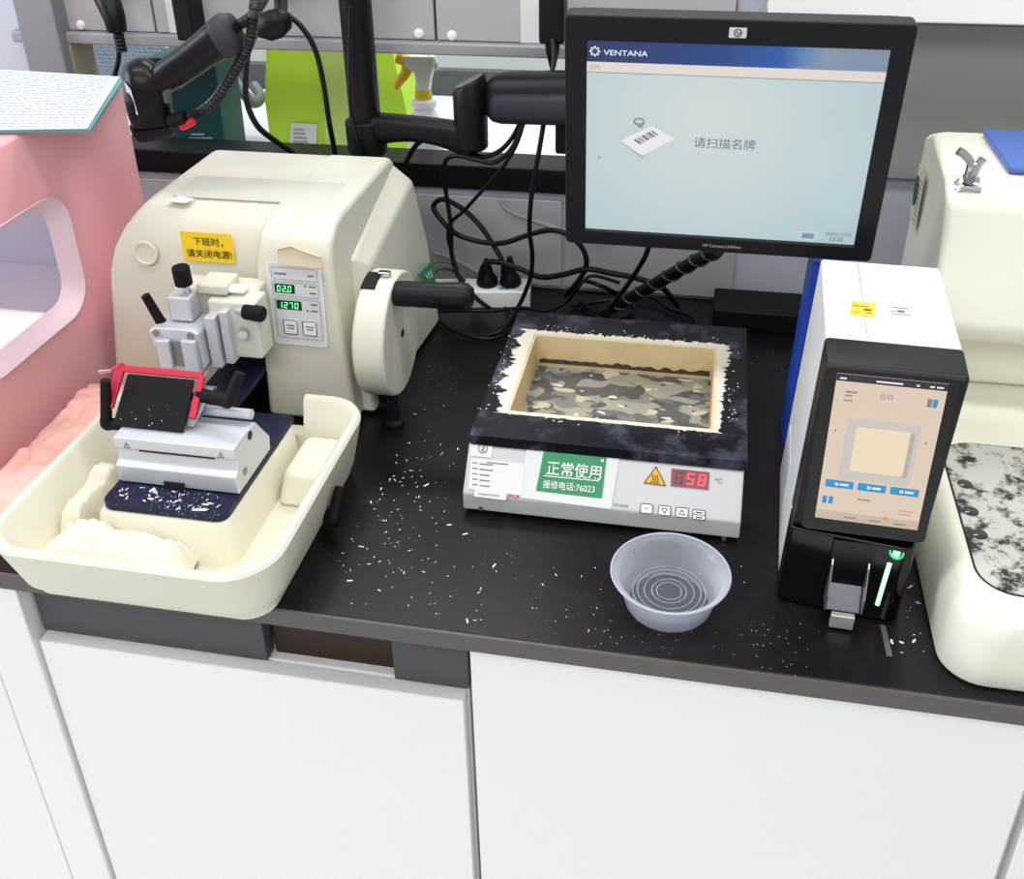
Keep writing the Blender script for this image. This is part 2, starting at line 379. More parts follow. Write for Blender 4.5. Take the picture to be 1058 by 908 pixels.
pg.append([(.0095+2*.0072-.0014, .0745), (.0095+2*.0072-.0003, .0745), (.0095+2*.0072-.0003, .0756), (.0095+2*.0072-.0014, .0756)])
PC.poly('digits', pg, m_digit, cp, 5)
pg = []
for i, ch in enumerate('1270'): pg += seven(ch, .0095+i*.0072, .0515, .0048, .0085, .0012)
PC.poly('digits', pg, m_digit, cp, 5)
for x in (.013, .039):
    k = PC.rect('button', x, .014, .0195, .0215, m_white, cp, 4, .003, t=.0012)
    PC.frame('button_rim', x, .014, .0195, .0215, .0011, m_ink, cp, 5, .003)
    PC.poly('button_print', bars([(x+.0045, .0262, .011, .0016), (x+.0055, .0222, .009, .0016)]), m_inkg, cp, 5)
pb = at(287, 273, 1.099); PL = Panel(pb, (1, 0, 0), (0, .03, 1))
lb = BM(); rr = [(0, 0), (.058, -.0015), (.059, .013), (.052, .015), (.045, .018), (.033, .021), (.022, .026), (.012, .023), (.002, .021)]
lab = PL.poly('peeled_label', [rr], mat('aged_paper', '#e6d8bd', .7), mt, 2, label='brown edged label peeling at the top')
curl = [PL.p(x, y, .0022) for x, y in ((.003, .0215), (.014, .0245), (.022, .0265), (.033, .022), (.045, .0185), (.058, .0145))]
obj('curled_edge', tube(BM(), curl, .0016, 8, 5), mat('curl_paper', '#d6c6a4', .7), lab)
c = at(337, 425, 1.0995); obj('cover_cap', lathe(BM(), [(.0, .002), (.006, .0016), (.0075, 0)], c, (0, -1, 0), 24), m_cream, mt)
# handwheel with crank
hc = Vector((-.424, 1.141, .127)); ax = Vector((1, 0, 0))
hw = obj('handwheel', lathe(BM(), [(.0, -.008), (.04, -.008), (.080, .002), (.083, .006), (.083, .040), (.0805, .0435), (.0, .0435)], hc, ax, 72), m_cream, mt, bevel=.0015)
obj('hub_hole', lathe(BM(), [(.0, .0443), (.0052, .0443), (.0062, .0436)], hc, ax, 20), m_ink, hw)
pt = Vector((hc.x, hc.y-.012, hc.z+.0795))
lk = BM()
a0, a1 = R(86), R(112)
def arc(t, r, x): return (hc.x+x, hc.y+r*math.cos(t), hc.z+r*math.sin(t))
N = 8
secs = []
for i in range(N+1):
    t = a0+(a1-a0)*i/N
    secs.append([arc(t, .0825, .003), arc(t, .0825, .022), arc(t, .0840, .022), arc(t, .0840, .003)])
obj('locking_slot', rings(lk, secs), m_blackm, hw, smooth=0)
lk = B(-.008, .008, -.0045, .0045, 0, .006); lk.transform(Matrix.Translation(arc(R(92), .0838, .027)))
obj('locking_lever', lk, m_steel, hw, bevel=.001)
hb = at(408, 303, 1.10); hx = -.380
hb = CAM + ray(408, 303)*((hx)/ray(408, 303).x)
obj('crank_handle', lathe(BM(), [(.0, .0), (.0155, .001), (.0165, .006), (.0168, .06), (.0185, .082), (.0175, .093), (.012, .1), (0, .102)], (hx, hb.y, hb.z), (1, .05, 0), 32), m_black, hw)
# green label on the side
f = lambda px, py: CAM + ray(px, py)*(-.421/ray(px, py).x)
q = [f(437, 268), f(437, 291), f(430, 291), f(422, 284)]
gl = BM(); off = Vector((.0, 0, .0)); q = [Vector((-.4185-(p.z-.2)*.15, p.y, p.z)) for p in q]
rings(gl, [[p+off for p in q], [p+off+Vector((.0006, 0, 0)) for p in q]])
g1 = obj('green_side_label', gl, m_green, mt, smooth=0)
gl = BM(); e = Vector((.0009, 0, 0))
for s in (.30, .5, .7):
    a, b = q[3].lerp(q[0], s), q[2].lerp(q[1], s); a2, b2 = a.lerp(b, .35), a.lerp(b, .72); w = Vector((0, .0015, .0015))
    rings(gl, [[a2+e, b2+e, b2+e+w, a2+e+w], [p+Vector((.0004, 0, 0)) for p in (a2+e, b2+e, b2+e+w, a2+e+w)]])
obj('label_print', gl, m_whitet, g1, smooth=0)

# specimen head
hd = obj('specimen_head', B(-.656, -.545, 1.072, 1.114, .122, .208), m_cream, mt, bevel=.005)
obj('arm_block', B(-.60, -.536, 1.048, 1.085, .125, .205), mat('head_cream', '#dcdccf', .4), hd, bevel=.004)
prb = [(-.666, .150), (-.669, .171), (-.660, .177), (-.610, .177), (-.602, .172), (-.600, .125), (-.606, .115), (-.650, .115), (-.657, .122), (-.658, .146)]
fb = prism_y(BM(), prb, 1.018, 1.066)
cb = obj('clamp_block', fb, m_alu, hd, bevel=.0025)
obj('clamp_jaw', B(-.657, -.639, 1.009, 1.0175, .124, .164), m_alu, hd, bevel=.002)
obj('clamp_jaw', B(-.623, -.604, 1.009, 1.0175, .120, .166), m_alu, hd, bevel=.002)
obj('clamp_slot', B(-.6375, -.6245, 1.015, 1.0176, .126, .160), m_alud, hd)
obj('lower_jaw', B(-.652, -.603, 1.012, 1.03, .105, .1155), m_alu, hd, bevel=.002)
obj('upper_jaw', B(-.646, -.616, 1.035, 1.062, .1785, .212), m_alu, hd, bevel=.003)
for x in (-.658, -.612): obj('screw', cyl(BM(), (x, 1.0185, .170), (x, 1.0155, .170), .0042, n=16), m_alud, hd)
obj('side_plate', B(-.598, -.584, 1.030, 1.072, .118, .190), m_alu, hd, bevel=.002)
obj('side_plate', B(-.581, -.570, 1.036, 1.072, .122, .196), m_alu, hd, bevel=.002)
obj('side_screw', cyl(BM(), (-.556, 1.048, .166), (-.552, 1.036, .166), .0055, n=20), m_steel, hd)
obj('top_bracket', B(-.615, -.575, 1.055, 1.095, .2085, .222), m_cream, hd, bevel=.003)
obj('level_bar', B(-.590, -.555, 1.062, 1.078, .2085, .216), m_whitet, hd, bevel=.003)
def knob(p0, p1, r, par):
    d = (Vector(p1)-Vector(p0)); L = d.length; b = BM(); n = 36; q = d.to_track_quat('Z', 'Y'); loops = []
    for rr, h in ((.6, 0), (.95, .0015), (1, .003), (1, L-.003), (.85, L-.0008), (.2, L)):
        loops.append([Vector(p0)+q @ Vector(((r*rr*(1+.05*(i % 2)))*math.cos(2*math.pi*i/n), (r*rr*(1+.05*(i % 2)))*math.sin(2*math.pi*i/n), h)) for i in range(n)])
    return obj('knob', rings(b, loops), m_blackm, par, smooth=25)
kn = at(189, 299, 1.04)
obj('knob_stem', cyl(BM(), (kn.x, 1.05, .2125), (kn.x, 1.045, kn.z+.006), .0045), m_steel, hd)
knob((kn.x, 1.045, kn.z+.003), (kn.x-.001, 1.045, kn.z+.030), .0105, hd)
kk = at(252, 321, 1.05)
obj('knob_stem', cyl(BM(), (-.575, 1.06, kk.z-.002), (kk.x+.004, 1.05, kk.z), .0075), m_alu, hd)
knob((kk.x, 1.05, kk.z), (kk.x+.028, 1.046, kk.z-.001), .0098, hd)
def lever(name, hubp, elbow, tip, r, par):     # clamping lever: hub, tapering arm
    b = tube(BM(), [hubp, Vector(hubp).lerp(Vector(elbow), .6), elbow, Vector(elbow).lerp(Vector(tip), .25), Vector(elbow).lerp(Vector(tip), .7), tip], r, 14, 5, rad=lambda t: r*(1.05-.25*t if t < .93 else .8))
    return obj(name, b, m_blackm, par)
lever('clamp_lever', at(170, 335, 1.045), at(166, 332, 1.035), at(150, 305, 1.03), .0070, hd)

# base plate, knife holder
obj('base_plate', prism_z(BM(), [p for p in rrect(-.632, -.484, .803, 1.004, .014) if p[1] < .9] + [(-.484, 1.004), (-.566, 1.004), (-.566, 1.185), (-.628, 1.185), (-.628, 1.004), (-.632, 1.004)][::1], .0665, .0755), m_navy, mt, bevel=.0015)
kh = obj('knife_holder', rings(BM(), [[(x, *p) for p in ((.842, .0765), (.840, .100), (.848, .104), (.851, .118), (.846, .1195), (.847, .1335), (.868, .1345), (.905, .1310), (.933, .0935), (.930, .0765))] for x in (-.628, -.4835)]), m_alu, mt, bevel=.0018, smooth=25)
obj('dovetail_slot', B(-.572, -.548, .839, .8415, .0765, .0845), m_ink, kh)
obj('shadow_gap', B(-.598, -.508, .8455, .8475, .1185, .1202), m_ink, kh, label='dark gap under the clamping plate')
PK = Panel((-.628, .8462, .1202), (1, 0, 0), (0, .07, 1))
for x in (.012, .124):
    t = .0075; PK.poly('warning_mark', [[(x, .001), (x+t, .001), (x+t, .0016), (x, .0016)], [(x, .001), (x+.0006, .001), (x+t/2+.0003, .0085), (x+t/2-.0003, .0085)], [(x+t-.0006, .001), (x+t, .001), (x+t/2+.0003, .0085), (x+t/2-.0003, .0085)], [(x+t/2-.0004, .003), (x+t/2+.0004, .003), (x+t/2+.0004, .0055), (x+t/2-.0004, .0055)]], m_inkg, kh, 2)
obj('pivot_bore', cyl(BM(), (-.4836, .886, .126), (-.4828, .886, .126), .0052), m_ink, kh)
obj('side_screw', cyl(BM(), (-.4836, .862, .094), (-.4825, .862, .094), .0045), m_alud, kh)
# black cover plate lying back on the red guard
pbl, pbr = Vector((-.637, .866, .1345)), Vector((-.5515, .866, .1345)); up = Vector((0, .038, .0435)); up2 = Vector((.003, .040, .0450))
nn = Vector((0, -.75, .65))*.0035
b = BM(); qd = [pbl, pbr, pbr+up2+Vector((-.0005, 0, 0)), pbl+up2+Vector((.003, 0, 0))]
rings(b, [[p for p in qd], [p+nn for p in qd]])
obj('cover_plate', b, speck_mat('black_plate', '#07080b', '#c9ccd2', .3, 190, .6), kh, bevel=.003, label='black flat cover plate flecked with wax')
bk = -nn*1.0
def bar(a, c, w, h, n_):                      # flat bar between two points
    a, c = Vector(a), Vector(c); d = (c-a).normalized(); s = n_.normalized(); t = d.cross(s).normalized()
    return rings(BM(), [[p+s*(-h/2)+t*(-w/2), p+s*(h/2)+t*(-w/2), p+s*(h/2)+t*(w/2), p+s*(-h/2)+t*(w/2)] for p in (a, c)])
tl, tr = pbl+up2+Vector((-.004, .004, .004)), pbr+up2+Vector((.007, .004, .004))
rg = bar(tl, tr, .008, .006, nn)
obj('red_guard', rg, m_red, kh, bevel=.0012)
obj('red_guard_arm', bar(tr+Vector((-.001, 0, .0)), pbr+Vector((.0065, .012, .012)), .008, .0055, nn), m_red, kh, bevel=.0012, label='red arm of the knife guard')
obj('red_guard_arm', bar(tl+Vector((-.004, 0, .001)), pbl+Vector((-.012, .016, .013)), .011, .005, nn), m_red, kh, bevel=.0012, label='red arm of the knife guard')
pa, pc = at(119, 382, .92), at(103, 384, .925)
obj('guard_pivot', cyl(BM(), tl+Vector((-.002, 0, .002)), pa, .0048), m_red, kh)
obj('guard_pin', cyl(BM(), pa, pc, .0022), m_steel, kh)
obj('blade_clamp', rings(BM(), [[(-.5600, .872, .1392), (-.542, .872, .1392), (-.528, .905, .172), (-.545, .905, .172)], [(-.5600, .888, .1392), (-.542, .888, .1392), (-.528, .915, .168), (-.545, .915, .168)]]), m_alud, kh, bevel=.001)
obj('pressure_bar', cyl(BM(), (-.55, .905, .141), (-.487, .905, .141), .006), m_alu, kh)
l0 = at(222, 412, .895)
obj('lever_hub', cyl(BM(), (-.545, .90, l0.z), (l0.x+.016, .895, l0.z-.001), .0082), m_blackm, kh)
lever('clamp_lever', (l0.x+.010, .893, l0.z+.002), (l0.x+.018, .890, l0.z), at(248, 385, .905), .0072, kh)
lever('clamp_lever', at(127, 438, .885), at(110, 438, .88), at(109, 393, .885), .0072, kh)

# waste tray
tr_ = BM()
def tl_(x0, x1, y0, y1, r, z, bow): 
    out = []
    for x, y in rrect(x0, x1, y0, y1, r, 8):
        k = (x-(x0+x1)/2)/((x1-x0)/2)
        out.append((x, y - (bow*(1-k*k) if y < (y0+y1)/2 else 0), z))
    return out
L = [tl_(-.694, -.415, .736, 1.02, .028, .002, .009), tl_(-.696, -.412, .732, 1.025, .032, .022, .010), tl_(-.704, -.406, .722, 1.025, .042, .0235, .012),
     tl_(-.713, -.392, .702, 1.032, .050, .083, .014), tl_(-.713, -.391, .701, 1.032, .050, .0885, .014), tl_(-.710, -.394, .704, 1.030, .047, .092, .014), tl_(-.704, -.400, .710, 1.024, .043, .092, .014), tl_(-.700, -.404, .714, 1.020, .040, .088, .014),
     tl_(-.680, -.426, .752, 1.000, .035, .020, .01), tl_(-.672, -.432, .760, .992, .03, .016, .01)]
tray = obj('waste_tray', rings(tr_, L), m_cream2, mt, smooth=50, bevel=0)
bpy.context.view_layer.update(); cut(tray, B(-.668, -.476, .975, 1.08, .045, .12))
tray.data.shade_smooth(); tray.data.set_sharp_from_angle(angle=R(32))
obj('tray_pedestal', rings(BM(), [[(x, y, .012) for x, y in rrect(-.645, -.474, .787, 1.003, .022)], [(x, y, .060) for x, y in rrect(-.638, -.480, .797, 1.003, .016)], [(x, y, .0662) for x, y in rrect(-.634, -.484, .801, 1.003, .014)]]), m_cream2, tray, smooth=50)
obj('tray_step', rings(BM(), [[(x, y, .017) for x, y in rrect(-.472, -.424, .90, .995, .01)], [(x, y, .055) for x, y in rrect(-.466, -.418, .915, .995, .01)]]), m_cream2, tray, bevel=.006, seg=3)
# tray clamp lever and foot
e0 = az(330, 542, .014)
lever('tray_lever', Vector((-.418, .905, .02)), az(344, 538, .022), az(352, 503, .055), .0085, mt)
for px, py in ((408, 440), (397, 420)):
    c = az(px, py, 0); obj('foot', lathe(BM(), [(.0, .05), (.007, .05), (.008, .012), (.013, .008), (.013, .0005)], (c.x, c.y, 0), n=20), m_blackm, mt)

# tissue in the tray
def hump(name, x0, x1, y0, y1, z0, zh, seed, nx=44, ny=34, amp=.010, fr=34, sk=0):
    from mathutils import noise
    bm = BM(); V = []
    for j in range(ny+1):
        row = []
        for i in range(nx+1):
            u, v = i/nx, j/ny; x = x0+(x1-x0)*u + sk*(v-.5); y = y0+(y1-y0)*v
            e = min(u, 1-u, v, 1-v)*4; e = 1-(1-min(e, 1))**2
            p = Vector((x*fr+seed, y*fr, seed))
            w = noise.noise(p*.5)*.9 + (.5-abs(noise.noise(p*.9+Vector((3, 1, 0)))))*1.0 + noise.noise(p*2.2)*.28 + (.5-abs(noise.noise(p*3.1+Vector((1, 7, 2)))))*.30
            xx = x + .006*noise.noise(p*.8+Vector((9, 0, 0))); yy = y + .006*noise.noise(p*.8+Vector((0, 9, 0)))
            row.append(bm.verts.new((xx, yy, max(z0, z0 + e*zh + amp*w*min(1, e*1.6)))))
        V.append(row)
    for j in range(ny):
        for i in range(nx): bm.faces.new((V[j][i], V[j][i+1], V[j+1][i+1], V[j+1][i]))
    return bm
m_tis = mat('tissue_cream', '#e2dccb', .85)
tis = obj('crumpled_tissue', hump('t', -.684, -.515, .738, .797, .0225, .032, 3, 70, 34, amp=.015, fr=46), m_tis, smooth=60)
tag(tis, 'crumpled cream tissue lying in the front of the microtome tray', 'tissue', 'tissues in the microtome tray')
tis = obj('crumpled_tissue', hump('t', -.684, -.650, .786, .90, .0225, .040, 8, nx=24, ny=60, amp=.013, fr=46), m_tis, smooth=60)
tag(tis, 'crumpled cream tissue lying along the left wall of the microtome tray', 'tissue', 'tissues in the microtome tray')
# ---------------------------------------------------------------- slide warming water bath
hp = empty('water_bath', 'white slide water bath with black lid and red digit display', 'water bath', (-.094, 1.12, 0))
m_hp = mat('bath_enamel', '#c6c7c8', .4, noise=.03, nscale=30)
pb = [(.946, .006), (.946, .029), (.949, .032), (.986, .0715), (1.285, .0715), (1.288, .006)]
cs = obj('casing', prism_x(BM(), pb, -.257, .064), m_hp, hp, bevel=.002)
bpy.context.view_layer.update(); cut(cs, B(-.222, .028, 1.038, 1.238, .0095, .12))
for x in (-.235, .04):
    for y in (.965, 1.26): obj('foot', cyl(BM(), (x, y, .0003), (x, y, .0065), .010), m_blackm, hp)
X0, X1, Y0, Y1 = -.222, .028, 1.038, 1.238
lid = BM()
o_ = rrect(-.2555, .0665, .984, 1.302, .003, 2); i_ = rrect(X0, X1, Y0, Y1, .003, 2)
rings(lid, [[(x, y, .0728) for x, y in o_], [(x, y, .0868) for x, y in o_], [(x, y, .0868) for x, y in i_], [(x, y, .0728) for x, y in i_]], closed=True)
obj('lid', lid, m_lid, hp, bevel=.0008)
m_crust = mat('wax_crust', '#e9e4d4', .75, noise=.06, nscale=120, bump=.5, bscale=500)
m_wall = mat('waxy_wall', '#e3cd9f', .55, noise=.18, nscale=30)
# tank lining
tk = BM()
rings(tk, [[(x, y, .0872) for x, y in rrect(X0+.0005, X1-.0005, Y0+.0005, Y1-.0005, .003, 2)], [(x, y, .0872) for x, y in rrect(X0+.004, X1-.004, Y0+.004, Y1-.004, .003, 2)], [(x, y, .018) for x, y in rrect(X0+.006, X1-.006, Y0+.006, Y1-.006, .003, 2)], [(x, y, .018) for x, y in rrect(X0+.0005, X1-.0005, Y0+.0005, Y1-.0005, .003, 2)]], closed=True)
obj('tank_wall', tk, m_wall, hp, smooth=0, label='wax stained cream wall of the tank')
# band of dirt at the water line of the back wall
from mathutils import noise
dirt = BM(); P0 = []; P1 = []
for i in range(81):
    x = X0+.008 + (X1-X0-.016)*i/80
    h = .0515 + .005*noise.noise((x*90, 3, 0)) + .008*max(0, noise.noise((x*25, 7, 1)))
    P0.append((x, Y1-.0066, .046)); P1.append((x, Y1-.0059, h))
va = [dirt.verts.new(p) for p in P0]; vb = [dirt.verts.new(p) for p in P1]
for i in range(80):
    if noise.noise((i*.21, 0, 5)) > -.95: dirt.faces.new((va[i], va[i+1], vb[i+1], vb[i]))
obj('dirt_line', dirt, speck_mat('dirt', '#4a4335', '#c9b88f', .8, 420, .7), hp, smooth=0, label='dark dirt line above the water')
# patterned floor under the water
def camo():
    m = mat('camouflage_floor', '#7b7a70', .35); nt = m.node_tree; b = nt.nodes['Principled BSDF']
    tc = nt.nodes.new('ShaderNodeTexCoord'); mp = nt.nodes.new('ShaderNodeMapping'); mp.inputs['Scale'].default_value = (1, 1.5, 1); nt.links.new(tc.outputs['Object'], mp.inputs['Vector'])
    last = None
    for i, (sc, off, thr, colr) in enumerate(((17, 0, .47, '#77776f'), (19, 4.3, .53, '#383a39'), (22, 9.1, .56, '#9a988c'), (24, 15.7, .57, '#151616'), (30, 21.3, .60, '#55575a'), (27, 26.3, .645, '#d0c8a4'), (45, 31.0, .70, '#e8e6da'))):
        mv = nt.nodes.new('ShaderNodeVectorMath'); mv.operation = 'ADD'; mv.inputs[1].default_value = (off, off*.7, off*.3); nt.links.new(mp.outputs[0], mv.inputs[0])
        n = nt.nodes.new('ShaderNodeTexNoise'); n.inputs['Scale'].default_value = sc; n.inputs['Detail'].default_value = 1.2; n.inputs['Distortion'].default_value = .3; nt.links.new(mv.outputs[0], n.inputs['Vector'])
        r = nt.nodes.new('ShaderNodeMapRange'); r.inputs['From Min'].default_value = thr-.006; r.inputs['From Max'].default_value = thr+.006; nt.links.new(n.outputs['Fac'], r.inputs['Value'])
        x = nt.nodes.new('ShaderNodeMix'); x.data_type = 'RGBA'; x.inputs['B'].default_value = lin(colr)
        if last is None: x.inputs['A'].default_value = lin('#a8a184')
        else: nt.links.new(last, x.inputs['A'])
        nt.links.new(r.outputs[0], x.inputs['Factor']); last = x.outputs['Result']
    nt.links.new(last, b.inputs['Base Color']); return m
obj('tank_floor', B(X0+.004, X1-.004, Y0+.004, Y1-.004, .034, .0400), camo(), hp, smooth=0, label='tank floor in a blotchy grey, black and cream pattern')
obj('water', B(X0+.0062, X1-.0062, Y0+.0062, Y1-.0062, .0435, .0465), mat('clear_water', '#f2f5ee', .03, alpha=.05), hp, smooth=0, label='still clear water')
# crust of wax round the opening, with ragged outer edge
cr = BM(); n = 420; inn = []; mid = []; out = []
per = [(X0, Y0, X1, Y0), (X1, Y0, X1, Y1), (X1, Y1, X0, Y1), (X0, Y1, X0, Y0)]
wid = [.0035, .016, .017, .024]
nrm = [(0, -1), (1, 0), (0, 1), (-1, 0)]
for s in range(4):
    ax0, ay0, ax1, ay1 = per[s]
    for i in range(260):
        t = i/260; x = ax0+(ax1-ax0)*t; y = ay0+(ay1-ay0)*t
        wA = wid[s]; wp, wn = wid[s-1], wid[(s+1) % 4]
        k = wA
        g = (noise.noise((x*110, y*110, 2))*.5+.5)*.7 + (noise.noise((x*340, y*340, 5))*.5+.5)*.6 + (noise.noise((x*800, y*800, 7))*.5+.5)*.28 - .08
        if s == 0: k *= 1 + .8*max(0, noise.noise((x*40, 0, 8)))
        if s == 1: k *= .55+.75*t
        if s == 3: k *= 1.1-.6*max(0, t-.65)/.35
        nx_, ny_ = nrm[s]; px_, py_ = nrm[s-1]
        c0 = max(0, 1-t*12); c1 = max(0, (t-.9)*10)
        ox = nx_*k*g + (px_*wp*.7*c0) + (nrm[(s+1) % 4][0]*wn*.7*c1); oy = ny_*k*g + (py_*wp*.7*c0) + (nrm[(s+1) % 4][1]*wn*.7*c1)
        inn.append((x-nx_*.0008, y-ny_*.0008, .0862)); mid.append((x+ox*.35, y+oy*.35, .0872+.0018*abs(noise.noise((x*300, y*300, 1)))+.0006)); out.append((x+ox, y+oy, .0869))
rings(cr, [inn, [(a, b, .0885) for a, b, c in inn], mid, out], False, False)
obj('wax_crust', cr, m_crust, hp, smooth=0, label='ragged white crust of wax round the opening')
fl = BM()
for i in range(95):
    s = random.choices((0, 1, 2, 3), (1, 2, 2, 3))[0]; t = random.random(); a = per[s]
    x = a[0]+(a[2]-a[0])*t + nrm[s][0]*(wid[s]+random.random()**2*.012); y = a[1]+(a[3]-a[1])*t + nrm[s][1]*(wid[s]+random.random()**2*.012)
    w = random.uniform(.0006, .002); th = random.random()*3; dx, dy = w*math.cos(th), w*math.sin(th)
    rings(fl, [[(x+dx, y+dy, z), (x-dy*.5, y+dx*.5, z), (x-dx, y-dy, z), (x+dy*.6, y-dx*.6, z)] for z in (.0868, .0873)])
o = obj('wax_crumbs', fl, m_crust, hp, smooth=0); o['kind'] = 'stuff'
# front panel prints
PB = Panel((-.257, .9493, .0327), (1, 0, 0), (0, .037, .0395))
wS = .321; hS = math.hypot(.037, .0355)
fr = lambda px, py: (lambda P: ((P-PB.o).dot(PB.ex), (P-PB.o).dot(PB.ey)))(CAM + ray(px, py)*((PB.o-CAM).dot(PB.n)/ray(px, py).dot(PB.n)))
def q4(*pp): return [fr(*p) for p in pp]
tagn = PB.poly('number_label', [q4((488, 455), (510, 457), (508, 473), (486, 471))], m_paper, hp, 2, label='small white label with a circled 2')
cx, cy = fr(499, 464.5); ring = BM()
PB.text('②', cx, cy-.0035, .0135, m_ink, tagn, 4, align='CENTER')
al = PB.poly('asset_label', [q4((487, 473), (542, 479), (539, 512), (484, 505))], m_paper, hp, 3, label='white asset label with fine print')
ap = []
for k in range(5):
    x, y = fr(488, 478.5+k*5.6); ap.append((x, y, .0065, .0012)); ap.append((x+.009, y-.0006, .016 if k < 2 else .012, .0014))
x, y = fr(503, 477.5); ap.append((x, y-.001, .026, .0013))
PB.poly('fine_print', bars(ap), m_inkg, al, 4)
rl = PB.poly('small_white_label', [q4((491, 503), (524, 508), (523, 517), (490, 513))], m_paper, hp, 5)
PB.poly('fine_print', bars([(fr(494, 510)[0], fr(494, 511)[1], .026, .002)]), m_inkl, rl, 6)
x, y = fr(525, 513.5); PB.text('sca', x-.001, y, .0115, m_red, hp, 2, thick=.0001, shear=.25, name='red_lettering')
film = PB.poly('clear_pocket', [q4((545, 459), (641, 468), (631, 526), (536, 514))], mat('pocket_film', '#cfd2d2', .2), hp, 2, label='clear pocket holding the green card')
gc = PB.poly('green_card', [q4((562.5, 464), (627, 471), (622, 515), (554, 507))], m_green, film, 4, label='green card with white characters')
ex0, ey0 = fr(563.5, 492); 
def btext(s, px, py, size, m, par, lvl, **k): x, y = fr(px, py); return PB.text(s, x, y, size, m, par, lvl, **k)
btext('正常使用', 564, 489, .0178, m_whitet, gc, 6, thick=.00006, squeeze=.93)
x0, y0 = fr(562, 491.5); x1, y1 = fr(619, 497)
PB.poly('rule', [[(x0, y0-.0006), (x1, y1-.0006), (x1, y1+.0004), (x0, y0+.0004)]], m_whitet, gc, 6)
btext('报修电话:76023', 560.5, 503.5, .0104, m_whitet, gc, 6, thick=.00003, squeeze=.88)
x, y = fr(622.5, 476); PB.poly('eyelet', [[(x+.0017*math.cos(a*.5), y+.0017*math.sin(a*.5)) for a in range(12)]], m_whitet, gc, 6)
tri = q4((665, 499), (688, 502), (678, 481.5))
wt = PB.poly('heat_warning', [tri], mat('warning_yellow', '#f0b52c', .5), hp, 2, label='yellow hot surface warning triangle')
c = (sum(p[0] for p in tri)/3, sum(p[1] for p in tri)/3)
sc_ = lambda p, k: (c[0]+(p[0]-c[0])*k, c[1]+(p[1]-c[1])*k)
bmr = []
for i in range(3):
    a, b = tri[i], tri[(i+1) % 3]; bmr.append([sc_(a, 1), sc_(b, 1), sc_(b, .88), sc_(a, .88)])
for i in (-1, 0, 1):
    w = [(c[0]+i*.0028+.0007*math.sin(k*1.5), c[1]-.003+k*.0017) for k in range(5)]
    bmr.append([(p[0]-.0005, p[1]) for p in w] + [(p[0]+.0005, p[1]) for p in w[::-1]])
bmr.append([(c[0]-.005, c[1]-.0048), (c[0]+.005, c[1]-.0048), (c[0]+.005, c[1]-.004), (c[0]-.005, c[1]-.004)])
PB.poly('warning_mark', bmr, m_ink, wt, 4)
dq = q4((694, 484), (733, 488), (732, 506), (693, 502))
dsp = PB.poly('temperature_display', [dq], m_reddk, hp, 3, t=.001, label='red digit display')
dx, dy = dq[3]; W_ = dq[2][0]-dx; H_ = dq[0][1]-dq[3][1]
PB.poly('unlit_digit', seven('8', dx+.0035, dy+.003, .0085, H_-.006, .0018), m_redghost, dsp, 4)
PB.poly('digits', seven('5', dx+.0165, dy+.003, .0085, H_-.006, .0021)+seven('8', dx+.0295, dy+.003, .0085, H_-.006, .0021), m_rdig, dsp, 5)
btext('℃', 738, 499, .008, m_inkg, hp, 2)
btext('POWER', 634, 523, .0048, m_inkg, hp, 2)
for i, (px, py) in enumerate(((661, 530), (679.5, 532), (697.5, 534), (715, 536.5))):
    x, y = fr(px, py); b_ = PB.rect('button', x, y, .0145, .0115, m_white, hp, 2, .002)
    PB.frame('button_rim', x, y, .0145, .0115, .0008, m_ink, b_, 4, .002)
    mx_, my_ = x+.00725, y+.00575
    if i in (1, 2):
        s = -1 if i == 1 else 1; t3 = [(mx_-.004, my_-.0028*s), (mx_+.004, my_-.0028*s), (mx_, my_+.0036*s)]
        t4 = [(mx_+(a-mx_)*.72, my_-.0003*s+(b-my_)*.66) for a, b in t3]
        PB.poly('arrow', [[t3[k], t3[(k+1) % 3], t4[(k+1) % 3], t4[k]] for k in range(3)], m_ink, b_, 4)
    elif i == 0: PB.text('SET', mx_, my_-.0012, .0035, m_ink, b_, 4, align='CENTER')
    else: PB.poly('button_print', bars([(x, my_-.0003, .0145, .0006), (x+.0035, my_+.002, .0075, .0012), (x+.0035, my_-.0035, .0075, .0012)]), m_ink, b_, 4)
for px, py in ((497, 525), (748, 556)):
    p = at(px, py, .946); obj('screw', cyl(BM(), (p.x, .9462, p.z), (p.x, .9445, p.z), .0028, n=14), m_alud, hp)

# ---------------------------------------------------------------- clear plastic bowl
bx, by = -.0085, .836
bw = empty('plastic_bowl', 'clear round plastic bowl in front of the water bath', 'bowl', (bx, by, 0))
def clear_plastic(name='clear_plastic', lo_=.06, hi_=.5, col='#c9d0e4'):
    m = bpy.data.materials.new(name); m.use_nodes = True; nt = m.node_tree; nt.nodes.clear()
    o = nt.nodes.new('ShaderNodeOutputMaterial'); mx = nt.nodes.new('ShaderNodeMixShader'); t = nt.nodes.new('ShaderNodeBsdfTransparent')
    p = nt.nodes.new('ShaderNodeBsdfPrincipled'); p.inputs['Base Color'].default_value = lin(col); p.inputs['Roughness'].default_value = .2; p.inputs['Specular IOR Level'].default_value = .9
    lw = nt.nodes.new('ShaderNodeLayerWeight'); lw.inputs['Blend'].default_value = .35
    mr = nt.nodes.new('ShaderNodeMapRange'); mr.inputs['To Min'].default_value = lo_; mr.inputs['To Max'].default_value = hi_
    nt.links.new(lw.outputs['Facing'], mr.inputs['Value']); nt.links.new(mr.outputs[0], mx.inputs[0])
    nt.links.new(t.outputs[0], mx.inputs[1]); nt.links.new(p.outputs[0], mx.inputs[2]); nt.links.new(mx.outputs[0], o.inputs[0]); return m
m_clear = clear_plastic(lo_=.02, hi_=.16)
m_frost = clear_plastic('frosted_plastic', .16, .78, '#eaeef8')
